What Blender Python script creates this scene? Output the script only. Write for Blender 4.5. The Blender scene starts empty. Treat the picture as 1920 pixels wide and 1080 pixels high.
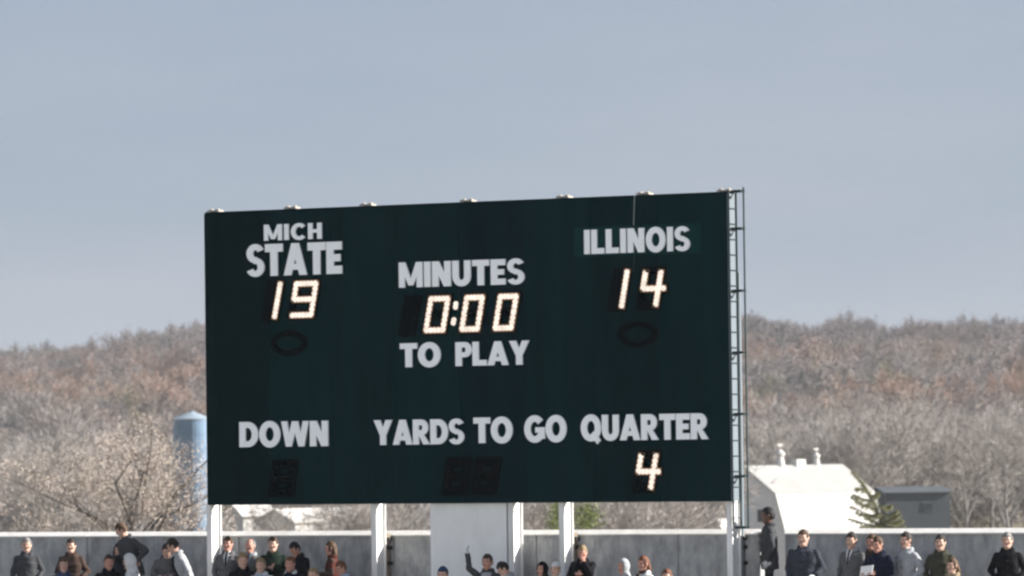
import bpy, bmesh, math, random
import numpy as np
from mathutils import Vector, Matrix, Euler, kdtree, noise
from mathutils.geometry import delaunay_2d_cdt

R = math.radians
scene = bpy.context.scene
col = scene.collection

# ------------------------------------------------------------------ camera
# World: X runs along the scoreboard (left edge at 0), Y runs away behind it, Z up, ground at 0.
EYE = Vector((54.991, -87.138, 14.0))
RIGHT = Vector((0.87635, 0.48146, -0.01352)); 
FWD = Vector((-0.48136, 0.87595, 0.03081)).normalized()
RIGHT = (RIGHT - FWD * RIGHT.dot(FWD)).normalized()
UP = RIGHT.cross(FWD)
cam = bpy.data.cameras.new('camera')
cam.sensor_width = 36.0
cam.lens = 9500.0 * 36.0 / 1920.0
cam.clip_start = 1.0
cam.clip_end = 9000.0
cam_ob = bpy.data.objects.new('camera', cam)
col.objects.link(cam_ob)
m = Matrix((RIGHT, UP, -FWD)).transposed().to_4x4()
m.translation = EYE
cam_ob.matrix_world = m
scene.camera = cam_ob
cam.dof.use_dof = True          # long lens focused on the board: the far country goes soft
cam.dof.focus_distance = 101.0
cam.dof.aperture_fstop = 2.8

# ------------------------------------------------------------------ sky and sun
SUN_AZ = Vector((0.876, 0.482, 0.0)).normalized()     # low afternoon sun, behind the board and to its right
SUN_EL = R(25)
world = bpy.data.worlds.new('World')
scene.world = world
world.use_nodes = True
wn = world.node_tree
sky = wn.nodes.new('ShaderNodeTexSky')
sky.sky_type = 'NISHITA'
sky.sun_disc = False
sky.sun_elevation = SUN_EL
sky.sun_rotation = math.atan2(SUN_AZ.x, SUN_AZ.y)
sky.altitude = 250
sky.air_density = 1.0
sky.dust_density = 0.6
sky.ozone_density = 1.6
bg = wn.nodes['Background']
bg.inputs['Strength'].default_value = 0.10
# thin high cloud veils the whole dome: pale blue-grey, with faint streaks
veil = wn.nodes.new('ShaderNodeMix'); veil.data_type = 'RGBA'
veil.inputs[0].default_value = 0.93
wtc = wn.nodes.new('ShaderNodeTexCoord')
wmp = wn.nodes.new('ShaderNodeMapping'); wmp.inputs['Scale'].default_value = (3.0, 3.0, 22.0)
wmp.inputs['Rotation'].default_value = (0.03, 0.02, 0.4)
wns = wn.nodes.new('ShaderNodeTexNoise'); wns.inputs['Scale'].default_value = 2.2; wns.inputs['Detail'].default_value = 5
wrp = wn.nodes.new('ShaderNodeValToRGB')
wrp.color_ramp.elements[0].position = 0.32; wrp.color_ramp.elements[0].color = (0.82, 0.90, 0.98, 1)
wrp.color_ramp.elements[1].position = 0.70; wrp.color_ramp.elements[1].color = (0.98, 1.0, 1.04, 1)
wsc = wn.nodes.new('ShaderNodeMix'); wsc.data_type = 'RGBA'; wsc.blend_type = 'MULTIPLY'; wsc.inputs[0].default_value = 1.0
wsc.inputs[7].default_value = (1.50, 1.62, 1.92, 1)
wn.links.new(wtc.outputs['Generated'], wmp.inputs['Vector'])
wn.links.new(wmp.outputs[0], wns.inputs['Vector'])
wn.links.new(wns.outputs['Fac'], wrp.inputs['Fac'])
wn.links.new(wrp.outputs['Color'], wsc.inputs[6])
wn.links.new(sky.outputs[0], veil.inputs[6])
wn.links.new(wsc.outputs[2], veil.inputs[7])
wn.links.new(veil.outputs[2], bg.inputs['Color'])
sun = bpy.data.lights.new('sun', 'SUN')
sun.energy = 5.0
sun.angle = R(0.5)
sun.color = (1.0, 0.955, 0.89)
sun_ob = bpy.data.objects.new('sun', sun)
col.objects.link(sun_ob)
to_sun = Vector((SUN_AZ.x * math.cos(SUN_EL), SUN_AZ.y * math.cos(SUN_EL), math.sin(SUN_EL)))
sun_ob.rotation_euler = to_sun.to_track_quat('Z', 'Y').to_euler()
sun_ob.location = (40, 30, 60)
scene.view_settings.view_transform = 'Standard'
scene.view_settings.look = 'None'
scene.view_settings.exposure = 1.36
scene.view_settings.gamma = 1.0
scene.view_settings.use_curve_mapping = False
scene.render.engine = 'CYCLES'
scene.cycles.use_denoising = True
scene.cycles.pixel_filter_type = 'BLACKMAN_HARRIS'
scene.cycles.filter_width = 2.5
scene.cycles.max_bounces = 6
scene.cycles.volume_bounces = 0
scene.cycles.transparent_max_bounces = 8

# ------------------------------------------------------------------ materials
MATS = {}
def mat(name, colour, rough=0.8, var=0.0, scale=4.0, col2=None, bump=0.0, bscale=None, metal=0.0, emit=None,
        stretch=None, island=False, spec=0.3, random_ramp=None):
    """Procedural material: base colour broken up by object-space noise, optional relief."""
    if name in MATS:
        return MATS[name]
    mt = bpy.data.materials.new(name)
    mt.use_nodes = True
    nt = mt.node_tree
    b = nt.nodes['Principled BSDF']
    b.inputs['Roughness'].default_value = rough
    b.inputs['Metallic'].default_value = metal
    b.inputs['Specular IOR Level'].default_value = spec
    c = (*colour, 1)
    b.inputs['Base Color'].default_value = c
    tc = nt.nodes.new('ShaderNodeTexCoord')
    vec = tc.outputs['Object']
    if stretch:
        mp = nt.nodes.new('ShaderNodeMapping')
        mp.inputs['Scale'].default_value = stretch
        nt.links.new(vec, mp.inputs['Vector'])
        vec = mp.outputs['Vector']
    if random_ramp:
        oi = nt.nodes.new('ShaderNodeObjectInfo')
        rp = nt.nodes.new('ShaderNodeValToRGB')
        rp.color_ramp.interpolation = 'CONSTANT'
        els = rp.color_ramp.elements
        for i, (p, cc) in enumerate(random_ramp):
            e = els[i] if i < 2 else els.new(p)
            e.position = p
            e.color = (*cc, 1)
        nt.links.new(oi.outputs['Random'], rp.inputs['Fac'])
        csrc = rp.outputs['Color']
    else:
        csrc = None
    if var or col2:
        n1 = nt.nodes.new('ShaderNodeTexNoise')
        n1.inputs['Scale'].default_value = scale
        n1.inputs['Detail'].default_value = 8
        n1.inputs['Roughness'].default_value = 0.65
        nt.links.new(vec, n1.inputs['Vector'])
        mr = nt.nodes.new('ShaderNodeMapRange')
        mr.inputs['From Min'].default_value = 0.3
        mr.inputs['From Max'].default_value = 0.7
        nt.links.new(n1.outputs['Fac'], mr.inputs['Value'])
        mx = nt.nodes.new('ShaderNodeMix')
        mx.data_type = 'RGBA'
        if col2:
            c1, c2 = colour, col2
        else:
            c1 = tuple(v * (1 - var) for v in colour)
            c2 = tuple(min(1, v * (1 + var)) for v in colour)
        mx.inputs[6].default_value = (*c1, 1)
        mx.inputs[7].default_value = (*c2, 1)
        nt.links.new(mr.outputs[0], mx.inputs[0])
        out = mx.outputs[2]
        if csrc is not None:
            mm = nt.nodes.new('ShaderNodeMix'); mm.data_type = 'RGBA'; mm.blend_type = 'MULTIPLY'
            mm.inputs[0].default_value = 1.0
            nt.links.new(csrc, mm.inputs[6]); nt.links.new(out, mm.inputs[7])
            out = mm.outputs[2]
        nt.links.new(out, b.inputs['Base Color'])
    elif csrc is not None:
        nt.links.new(csrc, b.inputs['Base Color'])
    if bump:
        n2 = nt.nodes.new('ShaderNodeTexNoise')
        n2.inputs['Scale'].default_value = bscale or scale * 3
        n2.inputs['Detail'].default_value = 6
        nt.links.new(vec, n2.inputs['Vector'])
        bp = nt.nodes.new('ShaderNodeBump')
        bp.inputs['Strength'].default_value = bump
        bp.inputs['Distance'].default_value = 0.05
        nt.links.new(n2.outputs['Fac'], bp.inputs['Height'])
        nt.links.new(bp.outputs[0], b.inputs['Normal'])
    if emit:
        b.inputs['Emission Color'].default_value = (*emit[0], 1)
        b.inputs['Emission Strength'].default_value = emit[1]
    MATS[name] = mt
    return mt

M_GREEN = mat('board_green', (0.0005, 0.0085, 0.0115), 0.7, col2=(0.0011, 0.0165, 0.020), scale=1.1, stretch=(2.2, 1, 0.22), bump=0.1, bscale=3, spec=0.02,
              random_ramp=[(0.0, (0.78, 0.80, 0.82)), (0.25, (1.0, 1.0, 1.0)), (0.5, (1.25, 1.22, 1.15)), (0.75, (0.9, 0.95, 1.05))])
M_PLAC = mat('placard_green', (0.003, 0.029, 0.030), 0.7, var=0.2, scale=2, spec=0.03)
M_BLACK = mat('flat_black', (0.0005, 0.0025, 0.0035), 0.95, var=0.2, scale=8, spec=0.02)
M_WHITE = mat('letter_white', (0.88, 0.89, 0.91), 0.5, var=0.03, scale=3)
M_BULB = mat('lit_bulb', (0.10, 0.09, 0.08), 0.4, emit=((1.0, 0.86, 0.74), 0.42))
_nt = M_BULB.node_tree
_n = _nt.nodes.new('ShaderNodeTexNoise'); _n.inputs['Scale'].default_value = 9.0
_t = _nt.nodes.new('ShaderNodeTexCoord'); _r = _nt.nodes.new('ShaderNodeMapRange')
_r.inputs['From Min'].default_value = .3; _r.inputs['From Max'].default_value = .7; _r.inputs['To Min'].default_value = .33; _r.inputs['To Max'].default_value = .48
_nt.links.new(_t.outputs['Object'], _n.inputs['Vector']); _nt.links.new(_n.outputs['Fac'], _r.inputs['Value'])
_nt.links.new(_r.outputs[0], _nt.nodes['Principled BSDF'].inputs['Emission Strength'])
M_HALO = mat('painted_halo', (0.22, 0.11, 0.045), 0.5, var=0.2, scale=12)  # amber colour stands in for the warm halo round lit bulbs
M_DEAD = mat('dead_bulb', (0.0008, 0.003, 0.004), 0.9, spec=0.01)
M_COLUMN = mat('column_paint', (0.82, 0.82, 0.82), 0.6, col2=(0.62, 0.60, 0.57), scale=2.2, stretch=(3, 3, 0.5))
M_END = mat('end_paint', (0.145, 0.175, 0.20), 0.5, var=0.1, scale=2, stretch=(2, 2, 0.5))
M_PIER = mat('pier_paint', (0.86, 0.86, 0.86), 0.75, col2=(0.74, 0.74, 0.73), scale=1.5, stretch=(2, 2, 0.7), bump=0.1)
M_STEEL = mat('ladder_steel', (0.014, 0.028, 0.032), 0.6, var=0.25, scale=6)
M_CONC = mat('parapet_concrete', (0.23, 0.235, 0.24), 0.95, col2=(0.52, 0.52, 0.51), scale=3.2, stretch=(1.3, 1, 0.6), bump=0.6, bscale=9)
M_CAP = mat('cap_concrete', (0.62, 0.60, 0.57), 0.9, var=0.12, scale=3, bump=0.2, bscale=14)
M_STEP = mat('terrace_concrete', (0.43, 0.44, 0.46), 0.95, var=0.2, scale=1.2, bump=0.2)
M_RUST = mat('rusty_steel', (0.20, 0.16, 0.12), 0.85, var=0.35, scale=9)
M_DARK = mat('dark_clip', (0.02, 0.02, 0.018), 0.8, var=0.3, scale=9)
M_LAMP = mat('fixture_paint', (0.42, 0.38, 0.33), 0.5, var=0.08, scale=8)
M_WOOD = mat('bench_wood', (0.28, 0.20, 0.13), 0.8, var=0.3, scale=2, stretch=(1, 8, 8))
M_FIELD = mat('field_grass', (0.18, 0.18, 0.09), 0.95, col2=(0.27, 0.25, 0.14), scale=0.05)
M_GROUND = mat('meadow', (0.16, 0.14, 0.09), 1.0, col2=(0.24, 0.20, 0.13), scale=0.02)
M_BARKD = mat('dark_bark', (0.07, 0.06, 0.055), 0.95, var=0.3, scale=3)
M_TWIG = mat('pale_twig', (0.36, 0.31, 0.27), 0.95, var=0.25, scale=1.0)
M_TANLEAF = mat('tan_leaf', (0.44, 0.36, 0.30), 0.9, col2=(0.58, 0.49, 0.42), scale=0.8)
M_GREYTREE = mat('grey_branch', (0.34, 0.31, 0.29), 0.95, var=0.25, scale=0.6)
M_BARKG = mat('grey_bark', (0.19, 0.175, 0.165), 0.95, var=0.25, scale=0.6)
M_NEEDLE = mat('spruce_needle', (0.20, 0.21, 0.10), 0.9, col2=(0.32, 0.31, 0.16), scale=2)
M_BUSH = mat('bush_leaf', (0.10, 0.14, 0.04), 0.9, col2=(0.22, 0.25, 0.08), scale=1.5)
M_WROOF = mat('barn_roof_white', (0.29, 0.285, 0.275), 0.6, col2=(0.36, 0.355, 0.34), scale=0.7, stretch=(1, .35, .35))
M_WWALL = mat('barn_wall_white', (0.66, 0.66, 0.67), 0.8, var=0.08, scale=0.6)
M_HWALL = mat('house_white', (0.55, 0.54, 0.52), 0.8, var=0.05, scale=0.8)
M_HROOF = mat('house_roof_grey', (0.55, 0.53, 0.50), 0.8, var=0.12, scale=1.0)
M_GLASS = mat('dark_pane', (0.04, 0.05, 0.06), 0.2)
M_SILO = mat('silo_steel', (0.15, 0.23, 0.33), 0.5, var=0.12, scale=0.5, stretch=(1, 1, 3))
M_SILOR = mat('silo_roof', (0.26, 0.32, 0.37), 0.5, var=0.08, scale=1)
M_SHED = mat('shed_grey', (0.07, 0.08, 0.09), 0.85, var=0.15, scale=0.5)

# ------------------------------------------------------------------ mesh helpers
class MB:
    def __init__(s):
        s.v = []; s.f = []; s.mi = []
    def add(s, verts, faces, mi=0):
        o = len(s.v)
        s.v.extend([tuple(v) for v in verts])
        s.f.extend([tuple(i + o for i in f) for f in faces])
        s.mi.extend([mi] * len(faces))
        return s
    def box(s, x0, x1, y0, y1, z0, z1, mi=0):
        return s.add([(x0, y0, z0), (x1, y0, z0), (x1, y1, z0), (x0, y1, z0), (x0, y0, z1), (x1, y0, z1), (x1, y1, z1), (x0, y1, z1)],
                     [(3, 2, 1, 0), (4, 5, 6, 7), (0, 1, 5, 4), (1, 2, 6, 5), (2, 3, 7, 6), (3, 0, 4, 7)], mi)
    def tube(s, p0, p1, r0, r1, n=6, mi=0, cap=True):
        p0 = Vector(p0); p1 = Vector(p1); d = (p1 - p0)
        if d.length < 1e-6: return s
        q = d.to_track_quat('Z', 'Y')
        vs = []
        for p, r in ((p0, r0), (p1, r1)):
            for k in range(n):
                a = 2 * math.pi * k / n
                vs.append(p + q @ Vector((r * math.cos(a), r * math.sin(a), 0)))
        fs = [(k, (k + 1) % n, n + (k + 1) % n, n + k) for k in range(n)]
        if cap:
            fs += [tuple(range(n - 1, -1, -1)), tuple(range(n, 2 * n))]
        return s.add(vs, fs, mi)
    def capsule(s, p0, p1, r0, r1, n=12, mi=0):
        p0 = Vector(p0); p1 = Vector(p1); d = p1 - p0
        q = d.to_track_quat('Z', 'Y') if d.length > 1e-6 else Euler().to_quaternion()
        rings = []
        for t in (-80, -50, -20): rings.append((p0, r0, R(t)))
        for t in (20, 50, 80): rings.append((p1, r1, R(t)))
        vs = []
        for p, r, t in rings:
            for k in range(n):
                a = 2 * math.pi * k / n
                vs.append(p + q @ Vector((r * math.cos(t) * math.cos(a), r * math.cos(t) * math.sin(a), r * math.sin(t))))
        fs = []
        for j in range(5):
            for k in range(n):
                fs.append((j * n + k, j * n + (k + 1) % n, (j + 1) * n + (k + 1) % n, (j + 1) * n + k))
        fs += [tuple(range(n - 1, -1, -1)), tuple(range(5 * n, 6 * n))]
        return s.add(vs, fs, mi)
    def loft(s, rings, n=16, mi=0):
        """rings: (centre, rx, ry) stacked; closed ends"""
        vs = []
        for c, rx, ry in rings:
            for k in range(n):
                a = 2 * math.pi * k / n
                vs.append((c[0] + rx * math.cos(a), c[1] + ry * math.sin(a), c[2]))
        fs = []
        m_ = len(rings)
        for j in range(m_ - 1):
            for k in range(n):
                fs.append((j * n + k, j * n + (k + 1) % n, (j + 1) * n + (k + 1) % n, (j + 1) * n + k))
        fs += [tuple(range(n - 1, -1, -1)), tuple(range((m_ - 1) * n, m_ * n))]
        return s.add(vs, fs, mi)
    def mesh(s, name):
        me = bpy.data.meshes.new(name)
        me.from_pydata(s.v, [], s.f)
        me.polygons.foreach_set('material_index', s.mi)
        return me
    def build(s, name, mats, parent=None, smooth=False):
        me = s.mesh(name)
        for m_ in (mats if isinstance(mats, (list, tuple)) else [mats]):
            me.materials.append(m_)
        if smooth:
            me.polygons.foreach_set('use_smooth', [True] * len(me.polygons))
        return link(name, me, parent)

def link(name, me, parent=None):
    o = bpy.data.objects.new(name, me)
    col.objects.link(o)
    if parent is not None:
        o.parent = parent
    return o
def tag(o, label, cat, group=None):
    o['label'] = label; o['category'] = cat
    if group: o['group'] = group
    return o
def thing(name, label, cat, loc=(0, 0, 0), rz=0.0, group=None):
    o = bpy.data.objects.new(name, None)
    col.objects.link(o)
    o.empty_display_size = 0.2
    o.location = loc
    o.rotation_euler = (0, 0, rz)
    return tag(o, label, cat, group)
def struct(o, kind='structure'):
    o['kind'] = kind
    return o
HF = Vector((FWD.x, FWD.y, 0)).normalized()      # horizontal view direction, used to lay out the countryside
HR = Vector((HF.y, -HF.x, 0))
VIEW_RZ = math.atan2(HR.y, HR.x)
def land(d, l, z=0.0):
    """point d metres out from the opposite stand and l metres to the right of the stadium axis"""
    p = Vector((EYE.x, EYE.y, 0)) + HF * d + HR * l
    return Vector((p.x, p.y, z))

# ------------------------------------------------------------------ ground, hills, stadium terraces
def sstep(a, b, x):
    t = max(0.0, min(1.0, (x - a) / (b - a)))
    return t * t * (3 - 2 * t)
RIDGE = [(-400, 29), (-170, 31), (-124, 33), (-115, 36.2), (-109, 35.5), (-98, 38.8), (-70, 37), (0, 37), (65, 38.4), (72, 38.8), (80, 37.4), (93, 35.4), (104, 38.6), (112, 37.6), (119, 36), (150, 36), (400, 33)]
def ridge_z(l):
    for (a, za), (b, zb) in zip(RIDGE, RIDGE[1:]):
        if l <= b:
            t = max(0, (l - a) / (b - a)); t = t * t * (3 - 2 * t)
            return za + (zb - za) * t
    return RIDGE[-1][1]
def terrain(d, l):
    if d < 620: return 0.0
    u = sstep(620, 1560, d)
    z = ridge_z(l * 1560.0 / max(d, 700)) * (0.35 * u + 0.65 * u * u) if d < 1560 else ridge_z(l) - (d - 1560) * 0.02
    w = sstep(640, 900, d) * (1 - sstep(1350, 1540, d))
    z += w * 5.5 * noise.noise(Vector((d * 0.006, l * 0.012, 3.1))) + w * 3 * noise.noise(Vector((d * 0.016, l * 0.03, 9.1)))
    return max(z, 0.0)
mb = MB()
ds = [-700, -200, 0, 200, 400, 600, 620] + [620 + 22 * k for k in range(1, 46)] + [1700, 2000, 2600, 3600, 6000]
ls = [-3000, -1200, -600] + [-400 + 14 * k for k in range(58)] + [600, 1200, 3000]
for d in ds:
    for l in ls:
        mb.v.append(tuple(land(d, l, terrain(d, l))))
for i in range(len(ds) - 1):
    for j in range(len(ls) - 1):
        a = i * len(ls) + j
        mb.f.append((a, a + 1, a + len(ls) + 1, a + len(ls))); mb.mi.append(0)
struct(mb.build('ground', M_GROUND, smooth=True))

CAPZ = 12.30
ZA, ZB, ZC = 10.33, 9.98, 9.73
steps = [(0.70, -0.75, ZA), (-0.75, -1.55, ZB), (-1.55, -2.35, ZC)]
y, z = -2.35, ZC
while z > 1.2:
    z -= 0.36; steps.append((y, y - 0.8, z)); y -= 0.8
YF = y
mb = MB()
for (ya, yb, zz) in steps:
    mb.box(-32, 46, yb, ya, 0.02, zz)
o = struct(mb.build('terrace', M_STEP))
mb = MB()
mb.add([(-60, YF - 0.01, 0.004), (70, YF - 0.01, 0.004), (110, -64, 0.004), (-60, -64, 0.004)], [(0, 1, 2, 3)])
struct(mb.build('playing_field', M_FIELD))
mb = MB()
y, z = -64.0, 0.4
while z < 31:
    z += 0.37; mb.box(-110, 170, y - (0.85 if y > -92 else .7), y, 0.02, z); y -= 0.85 if y > -92 else .7
struct(mb.build('opposite_bounce_terrace', M_STEP))  # unseen stand around the camera, built tall to bounce sunlight onto the board

# parapet wall behind the columns
wall = thing('parapet_wall', 'stained grey concrete parapet wall with pale cap behind the crowd', 'wall', (0, 0, 0))
JU = [-30, -26.2, -22.4, -18.6, -14.8, -11.0, -7.2, -3.4, 0.3, 3.95, 7.2, 10.33, 12.08]
JU2 = [12.62, 15.9, 19.6, 23.3, 27, 30.7, 34.4, 38.1, 42]
for J in (JU, JU2):
    for a, b in zip(J, J[1:]):
        mb = MB().box(a + 0.018, b - 0.018, 0.70 + random.Random(int(a * 10)).uniform(-.008, .008), 0.92, ZA, CAPZ - 0.112)
        mb.build('wall_panel', M_CONC, wall)
        cs = MB().box(a + 0.005, b - 0.005, 0.655, 0.965, CAPZ - 0.11, CAPZ)
        cs.v[4] = (a + 0.005, 0.655, CAPZ - 0.082); cs.v[5] = (b - 0.005, 0.655, CAPZ - 0.082)   # weathered: slopes to the terrace
        cs.build('cap_stone', M_CAP, wall)
    MB().box(J[0], J[-1], 0.72, 0.90, ZA - 0.3, CAPZ - 0.12).build('wall_core', M_CONC, wall)
# outer face of the stand, down to the ground behind
MB().box(-32, 46, 0.72, 1.3, 0.0, ZA - 0.02).build('outer_wall', M_CONC, wall)
# landing block in the wall opening where the tall man stands
MB().box(12.10, 12.60, 0.30, 0.95, ZA - 0.002, ZA + 0.42).build('opening_step', M_STEP, wall)

# bench plank that some spectators stand on
bench = thing('bleacher_bench', 'low brown plank bench on the top terrace by the parapet', 'bench', (-4.5, -0.35, ZA))
for k in range(2):
    MB().box(0, 4.4, -0.20 + 0.21 * k, -0.01 + 0.21 * k, 0.27, 0.31).build('plank', M_WOOD, bench)
for k in range(4):
    MB().box(0.2 + 1.3 * k, 0.28 + 1.3 * k, -0.18, 0.18, 0, 0.272).build('leg', M_STEP, bench)

# ------------------------------------------------------------------ scoreboard
BW, BH, BZ = 11.84, 5.912, 12.849
board = thing('scoreboard', 'huge dark green football scoreboard with white lettering and lit bulb numerals on columns', 'scoreboard', (0, 0, 0))
MB().box(0.004, BW - 0.004, 0.03, 0.315, BZ + 0.004, BZ + BH - 0.004).build('cabinet', M_GREEN, board)
NP = 8
for k in range(NP):
    a = BW * k / NP; b = BW * (k + 1) / NP
    MB().box(a + 0.003, b - 0.003, 0.0 - 0.004 * (k % 2), 0.028, BZ, BZ + BH).build('face_panel', M_GREEN, board)
MB().box(BW - 0.002, BW + 0.012, 0.002, 0.33, BZ, BZ + BH).build('end_plate', M_END, board)
MB().box(-0.012, 0.002, 0.002, 0.33, BZ, BZ + BH).build('end_plate', M_GREEN, board)
MB().box(0.02, BW, -0.012, 0.32, BZ + BH, BZ + BH + 0.03).build('top_trim', M_GREEN, board)

# letters: each glyph is a set of stroke polygons on a unit cap height, merged and extruded
def bar(x0, y0, x1, y1, w):
    d = Vector((x1 - x0, y1 - y0)).normalized(); n_ = Vector((-d.y, d.x)) * w / 2
    return [(x0 + n_.x, y0 + n_.y), (x0 - n_.x, y0 - n_.y), (x1 - n_.x, y1 - n_.y), (x1 + n_.x, y1 + n_.y)]
def rect(x0, y0, x1, y1): return [(x0, y0), (x1, y0), (x1, y1), (x0, y1)]
def arc(cx, cy, rx, ry, a0, a1, w, wy=None, n=14):
    wy = w * 0.9 if wy is None else wy
    out = []
    for k in range(n):
        t0 = R(a0 + (a1 - a0) * k / n); t1 = R(a0 + (a1 - a0) * (k + 1) / n)
        out.append([(cx + rx * math.cos(t0), cy + ry * math.sin(t0)), (cx + rx * math.cos(t1), cy + ry * math.sin(t1)),
                    (cx + (rx - w) * math.cos(t1), cy + (ry - wy) * math.sin(t1)), (cx + (rx - w) * math.cos(t0), cy + (ry - wy) * math.sin(t0))])
    return out
def glyph(c, w):
    h = w * 0.86
    if c == 'I': return [rect(0, 0, w, 1)], w
    if c == 'L': return [rect(0, 0, w, 1), rect(0, 0, .62, h)], .62
    if c == 'T': return [rect(0, 1 - h, .72, 1), rect(.36 - w / 2, 0, .36 + w / 2, 1)], .72
    if c == 'E': return [rect(0, 0, w, 1), rect(0, 0, .62, h), rect(0, 1 - h, .62, 1), rect(0, .5 - h * .45, .56, .5 + h * .45)], .62
    if c == 'H': return [rect(0, 0, w, 1), rect(.76 - w, 0, .76, 1), rect(0, .5 - h / 2, .76, .5 + h / 2)], .76
    if c == 'N': return [rect(0, 0, w, 1), rect(.80 - w, 0, .80, 1), [(0, 1), (w * 1.08, 1), (.80, 0), (.80 - w * 1.08, 0)]], .80
    if c == 'M':
        W = 1.02
        return [rect(0, 0, w * .92, 1), rect(W - w * .92, 0, W, 1), [(0, 1), (w * 1.0, 1), (W / 2 + .1, .08), (W / 2 - .1, .08)],
                [(W, 1), (W - w * 1.0, 1), (W / 2 - .1, .08), (W / 2 + .1, .08)]], W
    if c == 'A':
        W = .94
        return [[(0, 0), (w * 1.04, 0), (W / 2 + w * .52, 1), (W / 2 - w * .52, 1)], [(W, 0), (W - w * 1.04, 0), (W / 2 - w * .52, 1), (W / 2 + w * .52, 1)],
                rect(.2, .17, W - .2, .36)], W
    if c == 'W':
        W = 1.22; q = w * .95
        def leg(x0, x1): return [(x0, 1), (x0 + q, 1), (x1 + q * .95, 0), (x1, 0)]
        return [leg(0, .20), leg(W / 2 - q / 2, .20), leg(W / 2 - q / 2, W - .20 - q), leg(W - q, W - .20 - q)], W
    if c == 'Y':
        W = .88
        return [[(0, 1), (w * 1.1, 1), (W / 2 + w / 2, .38), (W / 2 - w / 2, .38)], [(W, 1), (W - w * 1.1, 1), (W / 2 - w / 2, .38), (W / 2 + w / 2, .38)],
                rect(W / 2 - w / 2, 0, W / 2 + w / 2, .48)], W
    if c in 'OQ':
        p = arc(.47, .5, .47, .53, 0, 360, w * 1.02, n=28)
        if c == 'Q': p.append(bar(.52, .30, .84, -.06, w * .8))
        return p, .94
    if c == 'C': return arc(.46, .5, .46, .53, 42, 318, w, n=22), .84
    if c == 'G': return arc(.47, .5, .47, .53, 40, 330, w, n=22) + [rect(.50, .36, .93, .36 + h * .85), rect(.93 - w * .8, .12, .93, .36 + h * .5)], .93
    if c == 'U': return [rect(0, .38, w, 1), rect(.78 - w, .38, .78, 1)] + arc(.39, .39, .39, .41, 180, 360, w, n=16), .78
    if c == 'D': return [rect(0, 0, w, 1), rect(0, 0, .40, h), rect(0, 1 - h, .40, 1)] + arc(.38, .5, .46, .5, -90, 90, w * 1.02, h, n=16), .84
    if c in 'PR':
        p = [rect(0, 0, w, 1), rect(0, 1 - h * .95, .42, 1), rect(0, .36, .42, .36 + h * .9)] + arc(.40, .68, .33, .32, -90, 90, w, h * .92, n=12)
        if c == 'R': p.append([(.26, .42), (.50, .42), (.80, 0), (.80 - w * 1.1, 0)]); return p, .80
        return p, .73
    if c == 'S':
        return arc(.37, .715, .36, .30, 24, 296, w * .92, .185, n=20) + arc(.36, .285, .37, .30, -156, 116, w * .92, .185, n=20), .73
GC = {}
def letter_mesh(c, w):
    if (c, w) in GC: return GC[(c, w)]
    polys, W = glyph(c, w)
    vs, fs = [], []
    for p in polys:
        area = sum(p[i][0] * p[(i + 1) % len(p)][1] - p[(i + 1) % len(p)][0] * p[i][1] for i in range(len(p)))
        if area < 0: p = p[::-1]
        fs.append(list(range(len(vs), len(vs) + len(p)))); vs += [Vector(q) for q in p]
    v2, e2, f2, _, _, of = delaunay_2d_cdt(vs, [], fs, 0, 1e-5, True)
    tris = [f for f, s_ in zip(f2, of) if s_]
    GC[(c, w)] = (v2, tris, W)
    return GC[(c, w)]
def letter(c, x, z, sx, sz, w, parent, depth=0.035):
    v2, tris, W = letter_mesh(c, w)
    mb = MB()
    nn = len(v2)
    mb.v = [(q.x * sx, -depth, q.y * sz) for q in v2] + [(q.x * sx, 0.0, q.y * sz) for q in v2]
    ed = {}
    for t in tris:
        mb.f.append(tuple(t)); mb.mi.append(0)
        for a, b in zip(t, list(t[1:]) + [t[0]]):
            ed[(a, b)] = 1
    for (a, b) in ed:
        if (b, a) not in ed:
            mb.f.append((b, a, a + nn, b + nn)); mb.mi.append(0)
    o = mb.build('letter', M_WHITE, parent)
    o.location = (x, -0.006, z)
    return o
def word(txt, u0, u1, v0, v1, w, gap, parent, yoff=0.0):
    ws = [letter_mesh(c, w)[2] for c in txt]
    tot = sum(ws) + gap * (len(txt) - 1)
    s = (u1 - u0) / tot
    x = u0
    for c, W in zip(txt, ws):
        letter(c, x, BZ + v0, s, v1 - v0, w, parent).location.y += yoff
        x += (W + gap) * s
word('MICH', 1.433, 2.787, 5.320, 5.642, .25, .13, board)
word('STATE', 1.008, 3.251, 4.606, 5.250, .29, .035, board)
word('MINUTES', 4.565, 7.404, 4.288, 4.788, .275, .07, board)
word('TO', 4.566, 5.492, 2.706, 3.181, .275, .03, board)
word('PLAY', 5.831, 7.487, 2.706, 3.178, .275, .03, board)
word('DOWN', 0.794, 2.878, 1.163, 1.672, .275, .05, board)
word('YARDS', 3.942, 6.001, 1.169, 1.665, .28, .03, board)
word('TO', 6.218, 7.094, 1.180, 1.683, .275, .03, board)
word('GO', 7.356, 8.293, 1.187, 1.698, .28, .03, board)
word('QUARTER', 8.611, 11.385, 1.197, 1.697, .28, .045, board)
plac = MB().box(8.503, 11.296, -0.022, -0.005, BZ + 4.782, BZ + 5.360).build('name_placard', M_PLAC, board)
word('ILLINOIS', 8.751, 11.054, 4.830, 5.300, .27, .08, plac, -0.017)

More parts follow.
